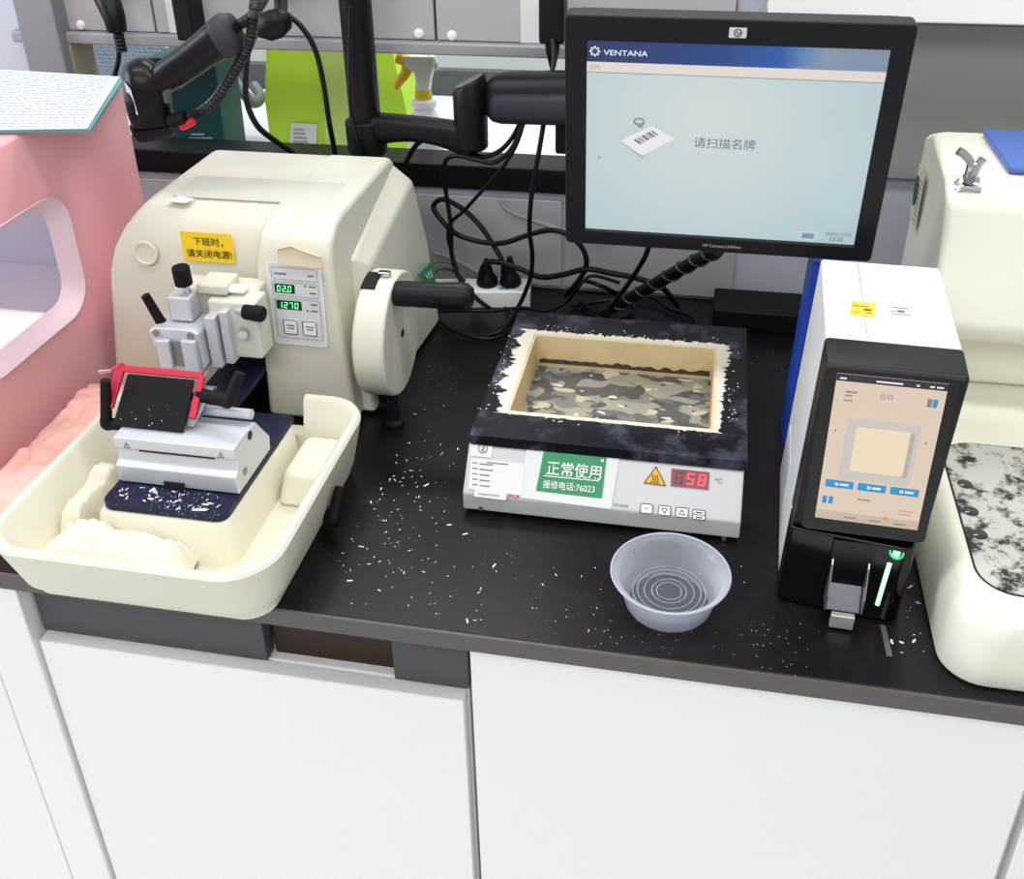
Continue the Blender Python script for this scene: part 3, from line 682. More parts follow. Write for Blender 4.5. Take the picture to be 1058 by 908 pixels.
wall = [(.0435, .0006), (.0455, .004), (.0500, .020), (.0535, .033), (.0545, .036), (.0612, .0405), (.0620, .0425), (.0610, .0430), (.0538, .0385), (.0525, .035), (.0488, .021), (.0440, .004), (.0425, .0006)]
obj('bowl_wall', lathe(BM(), wall, (bx, by, 0), n=64, closed=True), m_frost, bw, smooth=60)
zf = .0165
obj('bowl_floor', lathe(BM(), [(.0470, zf+.002), (.044, zf+.0005), (.036, zf), (.035, zf+.0008), (.034, zf), (.024, zf), (.023, zf+.0008), (.022, zf), (.0, zf), (.0, zf-.0012), (.046, zf-.0012)], (bx, by, 0), n=64), m_clear, bw, smooth=30)
for r_ in (.0375, .0325, .0255, .0175, .0125): obj('moulded_ring', lathe(BM(), [(r_, zf+.0002), (r_+.0005, zf+.001), (r_+.001, zf+.0002), (r_+.0005, zf-.0001)], (bx, by, 0), n=64, closed=True), m_frost, bw)
obj('rim', lathe(BM(), [(.0612+.0012*math.cos(a*math.pi/4), .0430+.0012*math.sin(a*math.pi/4)) for a in range(8)], (bx, by, 0), n=64, closed=True), mat('rim_plastic', '#c4cbe0', .2, alpha=.8), bw)

# ---------------------------------------------------------------- cassette printer with touch screen
st = empty('touchscreen_printer', 'white and black upright instrument with a portrait touch screen', 'lab instrument', (.1045, .862, 0), (0, 0, R(-2.2)))
SH = .045
def sh_(bm):
    for v in bm.verts: v.co.x += SH*v.co.z
    return bm
WD = .122; ZT = .300
def sloc(name, bm, m, par=st, **k):
    bm = sh_(bm)
    if par is st: return obj(name, bm, m, par, local=True, **k)
    bm.transform(wm(st)); return obj(name, bm, m, par, **k)
bd = [(.006, .004), (.036, .10), (.036, ZT), (.215, ZT), (.226, .004)]
sloc('body', prism_x(BM(), bd, 0, WD), m_white, bevel=.003)
sloc('top_seam', B(.0375, .0382, .037, .2145, ZT-.0004, ZT+.0004), m_inkl)
hdp = [(-.006, .106), (-.0125, .112), (-.0125, .292), (-.010, .297), (.036, .3005), (.036, .100)]
bz = sloc('screen_head', prism_x(BM(), hdp, -.001, WD+.001), mat('head_black', '#17171a', .4, spec=.35), bevel=.004, seg=3)
sloc('front_base', prism_z(BM(), [(-.0005, -.001), (.050, -.0065), (.108, -.0125), (.117, -.008), (WD+.0005, .006), (WD+.0005, .035), (-.0005, .035)], .0005, .099), m_gloss, bevel=.003)
sloc('vent_panel', B(-.0006, .0002, .12, .20, .02, .09), mat('vent_white', '#d8dbe2', .5))
PS = Panel(wm(st) @ Vector((SH*.2, -.0128, .2)), wm(st).to_3x3() @ Vector((1, 0, 0)), wm(st).to_3x3() @ Vector((SH, 0, 1)))
gp = PS.rect('glass_front', .003, -.091, WD-.006, .185, m_gloss, bz, 1, .006, t=.001)
def pf(px, py): P = CAM + ray(px, py)*((PS.o-CAM).dot(PS.n)/ray(px, py).dot(PS.n)); return ((P-PS.o).dot(PS.ex), (P-PS.o).dot(PS.ey))
a_, b_, c_, d_ = pf(869, 382), pf(983.5, 399.6), pf(944, 547), pf(839, 532)
sx0 = (a_[0]+d_[0])/2; sx1 = (b_[0]+c_[0])/2; sy0 = (c_[1]+d_[1])/2; sy1 = (a_[1]+b_[1])/2
sw, shh = sx1-sx0, sy1-sy0
def E_(n, c, s=1):                             # graphics glowing on a screen
    m = mat(n, c, .3, emit=.92+0*s); m.node_tree.nodes['Principled BSDF'].inputs['Base Color'].default_value = (.015, .015, .018, 1); return m
scr = PS.rect('touch_screen', sx0, sy0, sw, shh, E_('screen_peach', '#e3cdb9', .82), bz, 3, t=.0006)
sc = lambda u, v: (sx0+u*sw, sy0+v*shh)
def sr(name, u, v, w, h, m, par=scr, lvl=4, r=0): x, y = sc(u, v); return PS.rect(name, x, y, w*sw, h*shh, m, par, lvl, r)
# sub-parts of the head are the screen's own graphics
m_scrbar = E_('screen_bar', '#1e1c26', .6); m_scrblue = E_('screen_blue', '#1f95cf', .85); m_scrgrey = E_('screen_grey', '#cfc8c2', .8); m_scrcard = E_('screen_card', '#f3dfbf', .9); m_scrink = E_('screen_ink', '#8c8279', .6); m_scrsh = E_('screen_shadow', '#b9b0a6', .7); m_scrred = E_('screen_red', '#d79a8c', .8)
sr('status_bar', 0, .955, 1, .045, m_scrbar)
sr('picture_field', .16, .30, .68, .42, m_scrgrey, r=.004)
sr('cassette_shadow', .30, .36, .50, .30, m_scrsh, lvl=5, r=.002)
sr('cassette_picture', .255, .365, .50, .305, m_scrcard, lvl=6, r=.003)
for u in (.05, .36, .67):
    k = sr('soft_button', u, .235, .27, .052, m_scrblue, lvl=5, r=.001)
sr('bottom_bar', 0, 0, 1, .06, E_('screen_footer', '#cdb9a6', .75))
sr('orange_dot', .655, .045, .045, .022, E_('screen_orange', '#ee9a3e', .9), lvl=5, r=.001)
for u, v, c in ((.045, .115, m_scrblue), (.105, .115, m_scrblue), (.845, .845, m_scrink), (.895, .845, m_scrblue)): sr('status_tile', u, v, .042, .052, c, lvl=5)
pr_ = []
for u, v, w, h in ((.10, .885, .11, .010), (.10, .862, .07, .008), (.09, .83, .09, .008), (.28, .025, .12, .009), (.52, .022, .12, .009), (.76, .022, .12, .009), (.38, .165, .12, .009), (.06, .62, .012, .018), (.90, .60, .012, .018)):
    x, y = sc(u, v); pr_.append((x, y, w*sw, h*shh))
PS.poly('screen_print', bars(pr_), m_scrink, scr, 5)
x, y = sc(.78, .12); PS.poly('screen_print', bars([(x, y, .014, .0012), (x, y-.004, .012, .0012)]), m_scrred, scr, 5)
x, y = sc(.42, .865); PS.text('0/0', x, y, .0085, E_('screen_text', '#7a8fb0', .8), scr, 5)
w_ = E_('screen_white', '#f4f4f6', .8); pr_ = []
for u, w in ((.03, .06), (.36, .24), (.72, .03), (.84, .04), (.90, .06)): x, y = sc(u, .97); pr_.append((x, y, w*sw, .0016))
PS.poly('status_print', bars(pr_), w_, scr, 6)
pr_ = []
for u in (.05, .36, .67): x, y = sc(u+.09, .253); pr_ += [(x, y, .003, .003), (x+.0045, y+.0004, .008, .0022)]
PS.poly('button_print', bars(pr_), w_, scr, 6)
# slot with its steel tray
sl = sloc('slot_recess', B(.041, .083, -.0098, .02, .012, .096), mat('slot_black', '#050506', .2), bevel=.001)
b = BM()
prt = [(.046, .026, .088), (.043, .03, .02), ]
th = .0012
def plate(pts, d=(0, th, 0)): b2 = BM(); rings(b2, [[Vector(p) for p in pts], [Vector(p)+Vector(d) for p in pts]]); return b2
tray_ = BM()
rings(tray_, [[(.046, -.004, .084), (.078, -.004, .084), (.078, -.007, .045), (.046, -.007, .045)], [(.046, -.002, .084), (.078, -.002, .084), (.078, -.005, .045), (.046, -.005, .045)]])
rings(tray_, [[(.046, -.007, .045), (.078, -.007, .045), (.078, -.026, .020), (.046, -.026, .020)], [(.046, -.005, .044), (.078, -.005, .044), (.078, -.026, .0185), (.046, -.026, .0185)]])
ct = sloc('catch_tray', tray_, mat('tray_steel', '#7d8085', .25, metal=.8), smooth=0, bevel=.0006)
for x in (.0435, .0785):
    sw_ = BM(); rings(sw_, [[(x, -.002, .080), (x, -.014, .068), (x, -.030, .040), (x, -.030, .022), (x, -.010, .022), (x, -.002, .045)], [(x+.0015, -.002, .080), (x+.0015, -.014, .068), (x+.0015, -.030, .040), (x+.0015, -.030, .022), (x+.0015, -.010, .022), (x+.0015, -.002, .045)]])
    sloc('tray_cheek', sw_, mat('cheek_clear', '#8b8e94', .2, metal=.6), ct, smooth=0)
sloc('tray_lip', B(.051, .074, -.034, -.027, .0030, .0195), mat('lip_steel', '#c9c8c2', .35, metal=.5), ct, bevel=.001)
m_glow = mat('green_glow', '#bff3d8', .4, emit=.9)
gl = BM(); tube(gl, [(.0975, -.0112, .078), (.0968, -.0112, .05), (.0962, -.0112, .022)], .0024, 10, 4)
sloc('status_light', gl, m_glow, label='glowing pale green light strip')
rg_ = lathe(BM(), [(.0062+.0010*math.cos(a*math.pi/4), .0010*math.sin(a*math.pi/4)) for a in range(8)], (.101, -.0125, .0925), (0, -.55, 1), 28, closed=True)
sloc('power_ring', rg_, mat('ring_green', '#35c47a', .4, emit=.5), label='glowing green ring of the power button')
sloc('power_button', lathe(BM(), [(0, .0012), (.0035, .0012), (.0042, -.004)], (.101, -.0125, .0925), (0, -.55, 1), 24), mat('button_glow', '#a9e8c6', .4, emit=.5))
PT = Panel(wm(st) @ Vector((SH*ZT, 0, ZT)), wm(st).to_3x3() @ Vector((1, 0, 0)), wm(st).to_3x3() @ Vector((0, 1, 0)))
def pt_(px, py): P = az(px, py, ZT); return ((P-PT.o).dot(PT.ex), (P-PT.o).dot(PT.ey))
tape = PT.poly('clear_tape', [[pt_(878, 325), pt_(972, 335), pt_(972, 322), pt_(880, 312)]], mat('tape_grey', '#dfe0dc', .25), st, 1, label='strip of clear tape over two labels')
lby = PT.poly('yellow_label', [[pt_(878, 325.5), pt_(903, 328), pt_(905, 314), pt_(880, 311.5)]], mat('label_yellow', '#f5d44e', .5), st, 2, label='yellow label with fine print')
lbw = PT.poly('white_label', [[pt_(918.5, 327), pt_(947, 331), pt_(946.5, 319), pt_(920, 316)]], m_paper, st, 2, label='white label with fine print')
x, y = pt_(881, 323.5); PT.poly('fine_print', bars([(x, y+.001, .006, .001), (x+.011, y+.006, .007, .004), (x+.001, y+.0145, .015, .0012), (x+.012, y+.001, .006, .001)]), mat('brown_ink', '#7d6a28', .6), lby, 3)
x, y = pt_(921, 325.5); PT.poly('fine_print', bars([(x, y+.001, .018, .001), (x+.006, y+.006, .007, .004), (x+.001, y+.0145, .017, .0012), (x, y+.006, .004, .001)]), m_inkg, lbw, 3)

# blue folder standing behind the printer
bf = obj('blue_folder', rings(BM(), [[(.118, 1.150, .0005), (.160, 1.150, .0005), (.160, 1.21, .0005), (.118, 1.21, .0005)], [(.127, 1.150, .262), (.168, 1.150, .262), (.168, 1.21, .262), (.127, 1.21, .262)]]), m_blue, bevel=.002)
tag(bf, 'blue plastic folder standing behind the white upright instrument', 'folder')

# ---------------------------------------------------------------- monitor
mo = empty('monitor', 'black flat monitor with a pale blue start screen on a swing arm', 'monitor', (.014, 1.109, .411), (R(7.744), R(.418), R(.547)))
def mloc(name, bm, m, par=mo, **k):
    if par is mo: return obj(name, bm, m, par, local=True, **k)
    bm.transform(wm(mo)); return obj(name, bm, m, par, **k)
def frame_y(o, i, y0, y1):
    return rings(BM(), [[(x, y1, z) for x, z in o], [(x, y0, z) for x, z in o], [(x, y0, z) for x, z in i], [(x, y1, z) for x, z in i]], closed=True)
m_bez = mat('bezel_black', '#101016', .45, spec=.3)
bzl = mloc('bezel', frame_y(rrect(-.1755, .1735, -.1335, .1415, .006), rrect(-.1522, .1522, -.1142, .1142, .001), -.004, .020), m_bez, bevel=.0025, seg=3)
mloc('back_cover', rings(BM(), [[(x, .0202, z) for x, z in rrect(-.174, .172, -.132, .140, .006)], [(x, .035, z) for x, z in rrect(-.170, .168, -.128, .136, .01)], [(x, .055, z) for x, z in rrect(-.11, .11, -.09, .09, .02)]]), m_blackm)
PM = Panel(wm(mo) @ Vector((0, .0005, 0)), wm(mo).to_3x3() @ Vector((1, 0, 0)), wm(mo).to_3x3() @ Vector((0, 0, 1)))
def disp_mat():
    m = mat('display_pale_blue', '#c9dde2', .25, emit=.84); nt = m.node_tree; b = nt.nodes['Principled BSDF']
    tc = nt.nodes.new('ShaderNodeTexCoord'); g = nt.nodes.new('ShaderNodeTexGradient'); g.gradient_type = 'SPHERICAL'
    mp = nt.nodes.new('ShaderNodeMapping'); mp.inputs['Scale'].default_value = (4.5, 4.5, 4.5); mp.inputs['Location'].default_value = (.1, 0, -.15)
    nt.links.new(tc.outputs['Object'], mp.inputs['Vector']); nt.links.new(mp.outputs[0], g.inputs[0])
    x = nt.nodes.new('ShaderNodeMix'); x.data_type = 'RGBA'; x.inputs['A'].default_value = lin('#bcd3da'); x.inputs['B'].default_value = lin('#dbe6e4')
    nt.links.new(g.outputs['Fac'], x.inputs['Factor']); nt.links.new(x.outputs['Result'], b.inputs['Emission Color']); b.inputs['Base Color'].default_value = (.02, .02, .022, 1)
    return m
ds = PM.rect('display', -.1524, -.1144, .3048, .2288, disp_mat(), mo, 1, t=.0015)
hb_m = E_('header_blue', '#164a94', .55); nt = hb_m.node_tree
def grad_x(m, stops):                          # colour bands of the on-screen banner
    nt = m.node_tree; b = nt.nodes['Principled BSDF']; tc = nt.nodes.new('ShaderNodeTexCoord'); sp = nt.nodes.new('ShaderNodeSeparateXYZ'); cr = nt.nodes.new('ShaderNodeValToRGB')
    mr = nt.nodes.new('ShaderNodeMapRange'); mr.inputs['From Min'].default_value = -.1524; mr.inputs['From Max'].default_value = .1524
    nt.links.new(tc.outputs['Object'], sp.inputs[0]); nt.links.new(sp.outputs['X'], mr.inputs['Value']); nt.links.new(mr.outputs[0], cr.inputs[0])
    e = cr.color_ramp.elements; e[0].position, e[0].color = stops[0][0], lin(stops[0][1]); e[1].position, e[1].color = stops[-1][0], lin(stops[-1][1])
    for p, c in stops[1:-1]: x = e.new(p); x.color = lin(c)
    nt.links.new(cr.outputs[0], b.inputs['Emission Color']); b.inputs['Base Color'].default_value = (.02, .02, .03, 1)
grad_x(hb_m, [(0, '#102c5c'), (.45, '#123c80'), (.66, '#2255a4'), (.74, '#6488b8'), (.80, '#8496ac'), (1, '#7f8ea3')])
PM.rect('header_banner', -.1524, .0905, .3048, .0239, hb_m, ds, 2)
cv = [( .02+.1*t, .0906+.012*t*t) for t in [i/10 for i in range(11)]]
sw1 = [(.055+.0974*i/12, .0908+.0125*math.sin(i/12*1.2)) for i in range(13)] + [(.1522, .0908)]
PM.poly('banner_swoosh', [sw1], E_('swoosh', '#8193ad', .55), ds, 3)
PM.rect('menu_bar', -.1524, .0795, .3048, .011, E_('menu_cream', '#e6dcd6', .75), ds, 2)
PM.rect('menu_line', -.1524, .0785, .3048, .001, E_('menu_line', '#8d989c', .5), ds, 2)
sw_m = E_('screen_lettering', '#f3f7fb', .8)
PM.text('VENTANA', -.1345, .0985, .0082, sw_m, ds, 4, thick=.00008, squeeze=1.22)
star = []
for k in range(8):
    a = k*math.pi/4; ca, sa = math.cos(a), math.sin(a); cx_, cz_ = -.1438, .1022
    P_ = lambda r, t: (cx_+r*ca-t*sa, cz_+r*sa+t*ca)
    star.append([P_(.0022, .0), P_(.0046, -.0014), P_(.0060, 0), P_(.0046, .0014)])
PM.poly('star_emblem', star, sw_m, ds, 4)
PM.text('切片', -.1502, .0825, .0065, E_('menu_text', '#9a8f8c', .7), ds, 4)
PM.text('?', .1445, .0825, .006, E_('menu_text2', '#b9b0aa', .7), ds, 4)
PM.text('请扫描名牌', -.0345, -.0018, .0133, E_('prompt_text', '#5b6a78', .55), ds, 4)
bdg = PM.poly('badge_picture', [[(-.114, .001), (-.090, -.016), (-.055, .006), (-.080, .020)]], E_('badge_white', '#eceeec', .85), ds, 3)
u_, v_ = Vector((.030, .0193)).normalized(), Vector((-.023, .0155)).normalized()
bc = []
for k, w in enumerate((2, 1, 1.4, .8, 2.2, .9, 1.2, 2, .8, 1.6)):
    o_ = Vector((-.0925, -.002)) + u_*k*.0024; ww = u_*.0008*w; hh = v_*.0085
    bc.append([tuple(o_), tuple(o_+ww), tuple(o_+ww+hh), tuple(o_+hh)])
PM.poly('barcode', bc, E_('barcode_ink', '#4a403e', .5), ds, 5)
PM.poly('badge_shadow', [[(-.114, .0), (-.090, -.019), (-.086, -.0145), (-.090, -.0165)]], E_('badge_shade', '#9fb2b8', .5), ds, 3)
cl = [(-.0945+.0065*math.cos(a*math.pi/8), .0245+.0048*math.sin(a*math.pi/8)) for a in range(16)]; ci = [(-.0945+.0042*math.cos(a*math.pi/8), .0248+.0025*math.sin(a*math.pi/8)) for a in range(16)]
PM.poly('clip_picture', [[cl[k], cl[(k+1) % 16], ci[(k+1) % 16], ci[k]] for k in range(16)] + bars([(-.096, .0175, .006, .005)]), E_('clip_grey', '#9a938c', .6), ds, 4)
PM.poly('keyboard_icon', bars([(.0945, -.1085, .0125, .0062)]), E_('icon_blue', '#7d97ac', .6), ds, 4)
PM.frame('icon_frame', .0905, -.1105, .0205, .0105, .0006, E_('icon_rim', '#dde6e8', .7), ds, 4, .001)
ti = E_('clock_text', '#5f7178', .55)
PM.text('2024/11/27', .1195, -.1030, .0060, ti, ds, 4)
PM.text('13:25', .1235, -.1100, .0072, ti, ds, 4, thick=.0001)
PM.poly('pointer', [[(-.1385, -.018), (-.1385, -.0225), (-.1355, -.0212)]], E_('pointer_grey', '#8fa0a6', .6), ds, 4)
PZ = Panel(wm(mo) @ Vector((0, -.0042, 0)), PM.ex, PM.ey)
bg_ = PZ.rect('logo_badge', -.0075, .1228, .0175, .0105, mat('badge_silver', '#d5d6d6', .35, metal=.2), bzl, 2, .0012, t=.0012)
rg2 = [(.00125+.0042*math.cos(a*math.pi/12), .12805+.0042*math.sin(a*math.pi/12)) for a in range(24)]; rg3 = [(.00125+.0035*math.cos(a*math.pi/12), .12805+.0035*math.sin(a*math.pi/12)) for a in range(24)]
PZ.poly('logo_ring', [[rg2[k], rg2[(k+1) % 24], rg3[(k+1) % 24], rg3[k]] for k in range(24)], m_ink, bzl, 3)
PZ.text('hp', .0012, .1263, .0066, m_ink, bzl, 3, align='CENTER', shear=.25)
PZ.text('HP Compaq L5009tm', -.0155, -.1258, .0052, mat('silver_ink', '#b9bbc0', .5), bzl, 2, squeeze=.95)
# ---------------------------------------------------------------- swing arm carrying the monitor
pc = at(375, 80, 1.46)
ar = empty('swing_arm', 'black swing arm on an upright post behind the cream microtome', 'monitor arm', (pc.x, 1.46, 0))
PX = pc.x-.002
obj('post', lathe(BM(), [(.0235, .006), (.0235, .60)], (PX, 1.46, 0), n=40), m_black, ar)
obj('post_base', prism_z(BM(), rrect(PX-.045, PX+.045, 1.415, 1.515, .01), .0004, .007), m_blackm, ar, bevel=.002)
zj0, zj1 = at(486, 153, 1.44).z, at(486, 84, 1.44).z; XJ = at(486, 110, 1.44).x
obj('collar', lathe(BM(), [(.0238, -.03), (.030, -.028), (.031, .0), (.031, .022), (.0238, .026)], (PX, 1.46, at(376, 138, 1.46).z), n=40), m_black, ar, bevel=.002)
za = at(376, 134, 1.46).z
secs = []
for k in range(15):
    t = k/14; x = PX+.006+(XJ-PX-.006)*t; y = 1.46-.02*t
    zc = za+.001 + .014*math.sin(t*math.pi*.62) - .018*t*t; hh = .026-.008*math.sin(t*math.pi)
    secs.append(((x, y, zc), (0, .021, 0), (0, 0, hh)))
obj('lower_arm', loft(BM(), secs, 24, 3), m_black, ar)
jt = BM(); n = 36; lo = []
for r_, z_, sl_ in ((.0215, zj0, 0), (.0245, zj0+.004, 0), (.0250, zj0+.05, 0), (.0250, zj1-.004, .012), (.0225, zj1, .012)):
    lo.append([(XJ+r_*math.cos(2*math.pi*i/n), 1.44+r_*math.sin(2*math.pi*i/n), z_+sl_*math.cos(2*math.pi*i/n)) for i in range(n)])
jj = obj('joint', rings(jt, lo), m_black, ar)
obj('joint_cap', prism_z(BM(), [(XJ+.022*math.cos(2*math.pi*i/n), 1.44+.022*math.sin(2*math.pi*i/n)) for i in range(n)], 0, .0012), m_greyd, jj, xf=Matrix.Translation((0, 0, zj1+.0003)) @ Matrix.Translation((XJ, 1.44, 0)) @ Matrix.Rotation(-.45, 4, 'Y') @ Matrix.Translation((-XJ, -1.44, 0)))
u0 = at(522, 101, 1.43); u1 = Vector((.02, 1.245, .425))
dv = (u1-u0); hv = Vector((dv.x, dv.y, 0)).normalized(); sdv = Vector((-hv.y, hv.x, 0))
secs = []
for t, k in ((-.09, .35), (-.075, .7), (-.04, .93), (0, 1), (.3, 1), (.6, .97), (.92, .9), (1.0, .8), (1.03, .4)):
    secs.append((u0+dv*t, sdv*.022*k, Vector((0, 0, .037))*k))
obj('upper_arm', loft(BM(), secs, 28, 3.2), m_black, ar)
secs = [(u0+dv*t+Vector((0, 0, -.010))-sdv*-.0 + Vector((hv.y, -hv.x, 0))*.008, sdv*.019*k, Vector((0, 0, .024))*k) for t, k in ((-.045, .3), (-.03, .75), (0, 1), (.5, 1), (.8, .9), (.84, .5))]
obj('arm_cover', loft(BM(), secs, 24, 3), mat('cover_black', '#20212a', .5), ar)
obj('head_joint', lathe(BM(), [(.024, -.05), (.026, -.045), (.026, .03), (.022, .035)], (.02, 1.235, .41), n=32), m_black, ar)
obj('mount_plate', B(-.05, .075, 1.178, 1.20, .345, .47), m_blackm, ar, bevel=.004)
obj('mount_neck', B(-.005, .04, 1.198, 1.225, .385, .435), m_blackm, ar, bevel=.004)
q0, q1 = at(575, 131, 1.40), at(596, 157, 1.40)
obj('cable_guide', B(q0.x, q1.x, 1.385, 1.42, q1.z, q0.z+.012), m_blackm, ar, bevel=.004)

# ---------------------------------------------------------------- barcode scanner
YS = 1.20
s0 = at(160, 100, YS); bs = empty('barcode_scanner', 'black handheld barcode scanner with trigger hanging above the microtome', 'scanner', (s0.x, YS, s0.z-.05))
g = lambda x, y, d=0: at(x, y, YS+d)
mpp = .00128
def secline(pts, e=2.6, n=28):
    L = []
    for i, (x, y, hw, dp) in enumerate(pts):
        a = g(*(pts[min(i+1, len(pts)-1)][:2])) - g(*(pts[max(i-1, 0)][:2])); a.normalize()
        view = ray(x, y).normalized(); sd = a.cross(view).normalized(); dd = sd.cross(a).normalized()
        L.append((g(x, y), sd*hw*mpp, dd*dp*mpp))
    return loft(BM(), L, n, e)
m_scan = mat('scanner_black', '#0a0b0e', .32, spec=.3)
obj('head', secline([(139, 61, 3, 4), (140, 63, 11, 14), (143, 70, 17, 24), (148, 82, 20.5, 28), (152, 98, 22.5, 29), (156, 118, 22, 26), (159, 131, 20.5, 22), (160.5, 138, 18, 16), (161, 140, 12, 8)]), m_scan, bs, smooth=60)
wn = [g(128, 84, -.030), g(135, 92, -.036), g(143, 119, -.034), g(136, 118, -.028)]
b = BM(); vw = ray(135, 100).normalized()*-.0035
rings(b, [[p for p in wn], [p+vw for p in wn]])
obj('scan_window', b, mat('window_pale', '#b9bfca', .12), bs, bevel=.001)
rim_ = secline([(158, 128, 23, 25), (159.5, 134, 22.5, 23), (161, 140.5, 20, 18)])
obj('nose_bumper', rim_, m_blackm, bs, smooth=60)
obj('handle', secline([(155, 92, 12, 15), (166, 83, 15, 17), (180, 74, 16.5, 17), (196, 63, 16.5, 16), (212, 51, 17, 16), (226, 41, 18.5, 17), (234, 37, 19.5, 18), (238, 35, 17, 15)]), m_scan, bs, smooth=60)
obj('grip_band', secline([(229, 39.5, 20, 18.5), (236, 35.5, 21, 19), (243, 32.5, 18, 15), (245, 31.5, 10, 8)]), mat('grip_rubber', '#2b2c33', .55), bs, smooth=60)
tg = [g(172, 104, -.01), g(172, 94, -.012), g(178, 88, -.012), g(187, 88, -.01)]
obj('trigger', tube(BM(), tg, .006, 12, 6, rad=lambda t: .0075-.003*t), mat('trigger_grey', '#54565e', .4), bs)
con = obj('connector', tube(BM(), [g(176, 126, -.01), g(184, 124, -.01), g(193, 121, -.01)], .0105, 14, 4), m_blackm, bs)
obj('red_clip', tube(BM(), [g(187, 131, -.014), g(193, 129, -.014), g(200, 125, -.014)], .0048, 10, 4), mat('clip_red', '#c8202c', .4), con, label='red clip')
coilp = catmull([g(193, 121, -.01), g(206, 117), g(222, 104), g(236, 84), g(249, 62), g(258, 42), g(262, 18), g(264, 2), at(272, -22, 1.32), at(285, -40, 1.46), Vector((at(290, -40, 1.53).x, 1.538, .53))], 60)
m_coil = mat('coil_grey', '#4c4d52', .35, metal=.5)
nc = len(coilp)-1
obj('flex_cord', tube(BM(), coilp, .006, 12, 0, rad=lambda t: .0062+.0010*math.sin(t*nc*1.9)), m_coil, bs, label='ribbed grey black flexible cord')

# ---------------------------------------------------------------- cables
def cable(label, pts, r=.0032, m=m_cable, name='cable', k=10, group='cables hanging and lying behind the instruments'):
    P = [p if isinstance(p, Vector) else at(*p) for p in pts]
    P = [Vector((p.x, min(p.y, 1.542), p.z)) for p in P]
    for p in P:
        if p.z < r+.0005: p.z = r+.0005
    return tag(obj(name, tube(BM(), P, r, 10, k), m), label, 'cable', group)
Z = lambda x, y, z: az(x, y, z)
# plug and lead at the far left, hanging from the shelf
p = at(118, 28, 1.50)
hpg = empty('hanging_plug', 'black plug with a ribbed neck hanging from the shelf at far left', 'plug', (p.x, 1.50, p.z))
obj('plug_body', tube(BM(), [at(106, -14, 1.522), at(112, 2, 1.507), at(118, 18, 1.50), at(121, 32, 1.50)], .02, 16, 5, rad=lambda t: .021-.006*t), m_black, hpg)
obj('neck', lathe(BM(), [(.0075+.0016*(i % 2), -.003*i) for i in range(12)], at(121.5, 31, 1.50), n=16), m_black, hpg)
cable('black lead running down from the plug at far left', [(122, 44, 1.50), (123, 52, 1.50), (122, 64, 1.50), (119, 76, 1.50), (116, 92, 1.50), (118, 120, 1.50)], .0042)
# black bracket block on the shelf and the cord clip
q0, q1 = at(184, 8, 1.50), at(207, 40, 1.50)
tag(obj('shelf_clamp', B(q0.x, q1.x, 1.48, 1.528, q1.z, .52), m_blackm, bevel=.004), 'black clamp block on the shelf behind the scanner handle', 'clamp')
p = at(284, 24, 1.42)
cc = empty('cord_holder', 'round black holder clipping cords together at the shelf edge', 'holder', (p.x, 1.42, p.z-.03))
obj('holder_body', loft(BM(), [(at(x, y, 1.42), (0, .016*k, 0), (0, 0, .020*k)) for x, y, k in ((264, 27, .4), (268, 27, .8), (280, 26, 1.1), (290, 24, 1.05), (299, 22, .6), (301, 22, .2))], 24, 2.2), m_black, cc, smooth=60)
obj('holder_stem', tube(BM(), [at(288, 20, 1.42), at(290, 10, 1.46), at(290, -4, 1.50), at(291, -8, 1.538)], .010, 12, 5), m_black, cc)
cable('black cord running from the shelf into the end of the scanner handle', [g(240, 33), g(247, 26), g(256, 20), at(266, 10, 1.25), at(278, -10, 1.35), Vector((at(285, -20, 1.53).x, 1.538, .50))], .0065)
cable('black cable arching down left of the lime green bag', [(268, 30, 1.44), (258, 48, 1.44), (254, 75, 1.44), (255, 105, 1.44), (266, 130, 1.44), (285, 146, 1.46), (305, 160, 1.48), (330, 185, 1.50)], .0046)
cable('black cable hanging across the lime green bag', [(292, 12, 1.45), (310, 26, 1.45), (325, 50, 1.45), (334, 85, 1.45), (340, 125, 1.46), (346, 158, 1.48), (350, 190, 1.50)], .0042)
cable('thin black cable along the left of the swing arm post', [(362, 6, 1.42), (361, 60, 1.42), (362, 110, 1.41), (368, 138, 1.41), (376, 160, 1.43), (380, 190, 1.47)], .0026)
# loops under the swing arm
cable('black cable dropping from the lower arm beside the microtome', [(446, 140, 1.44), (432, 148, 1.45), (422, 163, 1.46), (416, 182, 1.47), (420, 215, 1.49)], .004)
cable('upper black cable loop slung under the swing arm joint', [(474, 148, 1.44), (486, 157, 1.44), (500, 162, 1.43), (516, 156, 1.43), (528, 144, 1.43), (537, 128, 1.43), (545, 110, 1.44)], .0036)
cable('lower black cable loop slung under the swing arm joint', [(540, 128, 1.42), (533, 146, 1.42), (523, 160, 1.42), (509, 168, 1.42), (492, 165, 1.42), (474, 161, 1.43), (462, 164, 1.44), (458, 178, 1.45), (461, 200, 1.46), (466, 235, 1.46), (467, 265, 1.46), (476, 290, 1.45), (492, 308, 1.44), Z(505, 318, .03)], .0036)
cable('black cable slanting from the swing arm down to the tangle', [(543, 120, 1.41), (534, 148, 1.41), (520, 172, 1.42), (500, 195, 1.44), (480, 217, 1.46), (466, 230, 1.47), (463, 245, 1.48), (467, 262, 1.48), (476, 288, 1.47), (497, 312, 1.45), Z(512, 322, .02)], .0030)
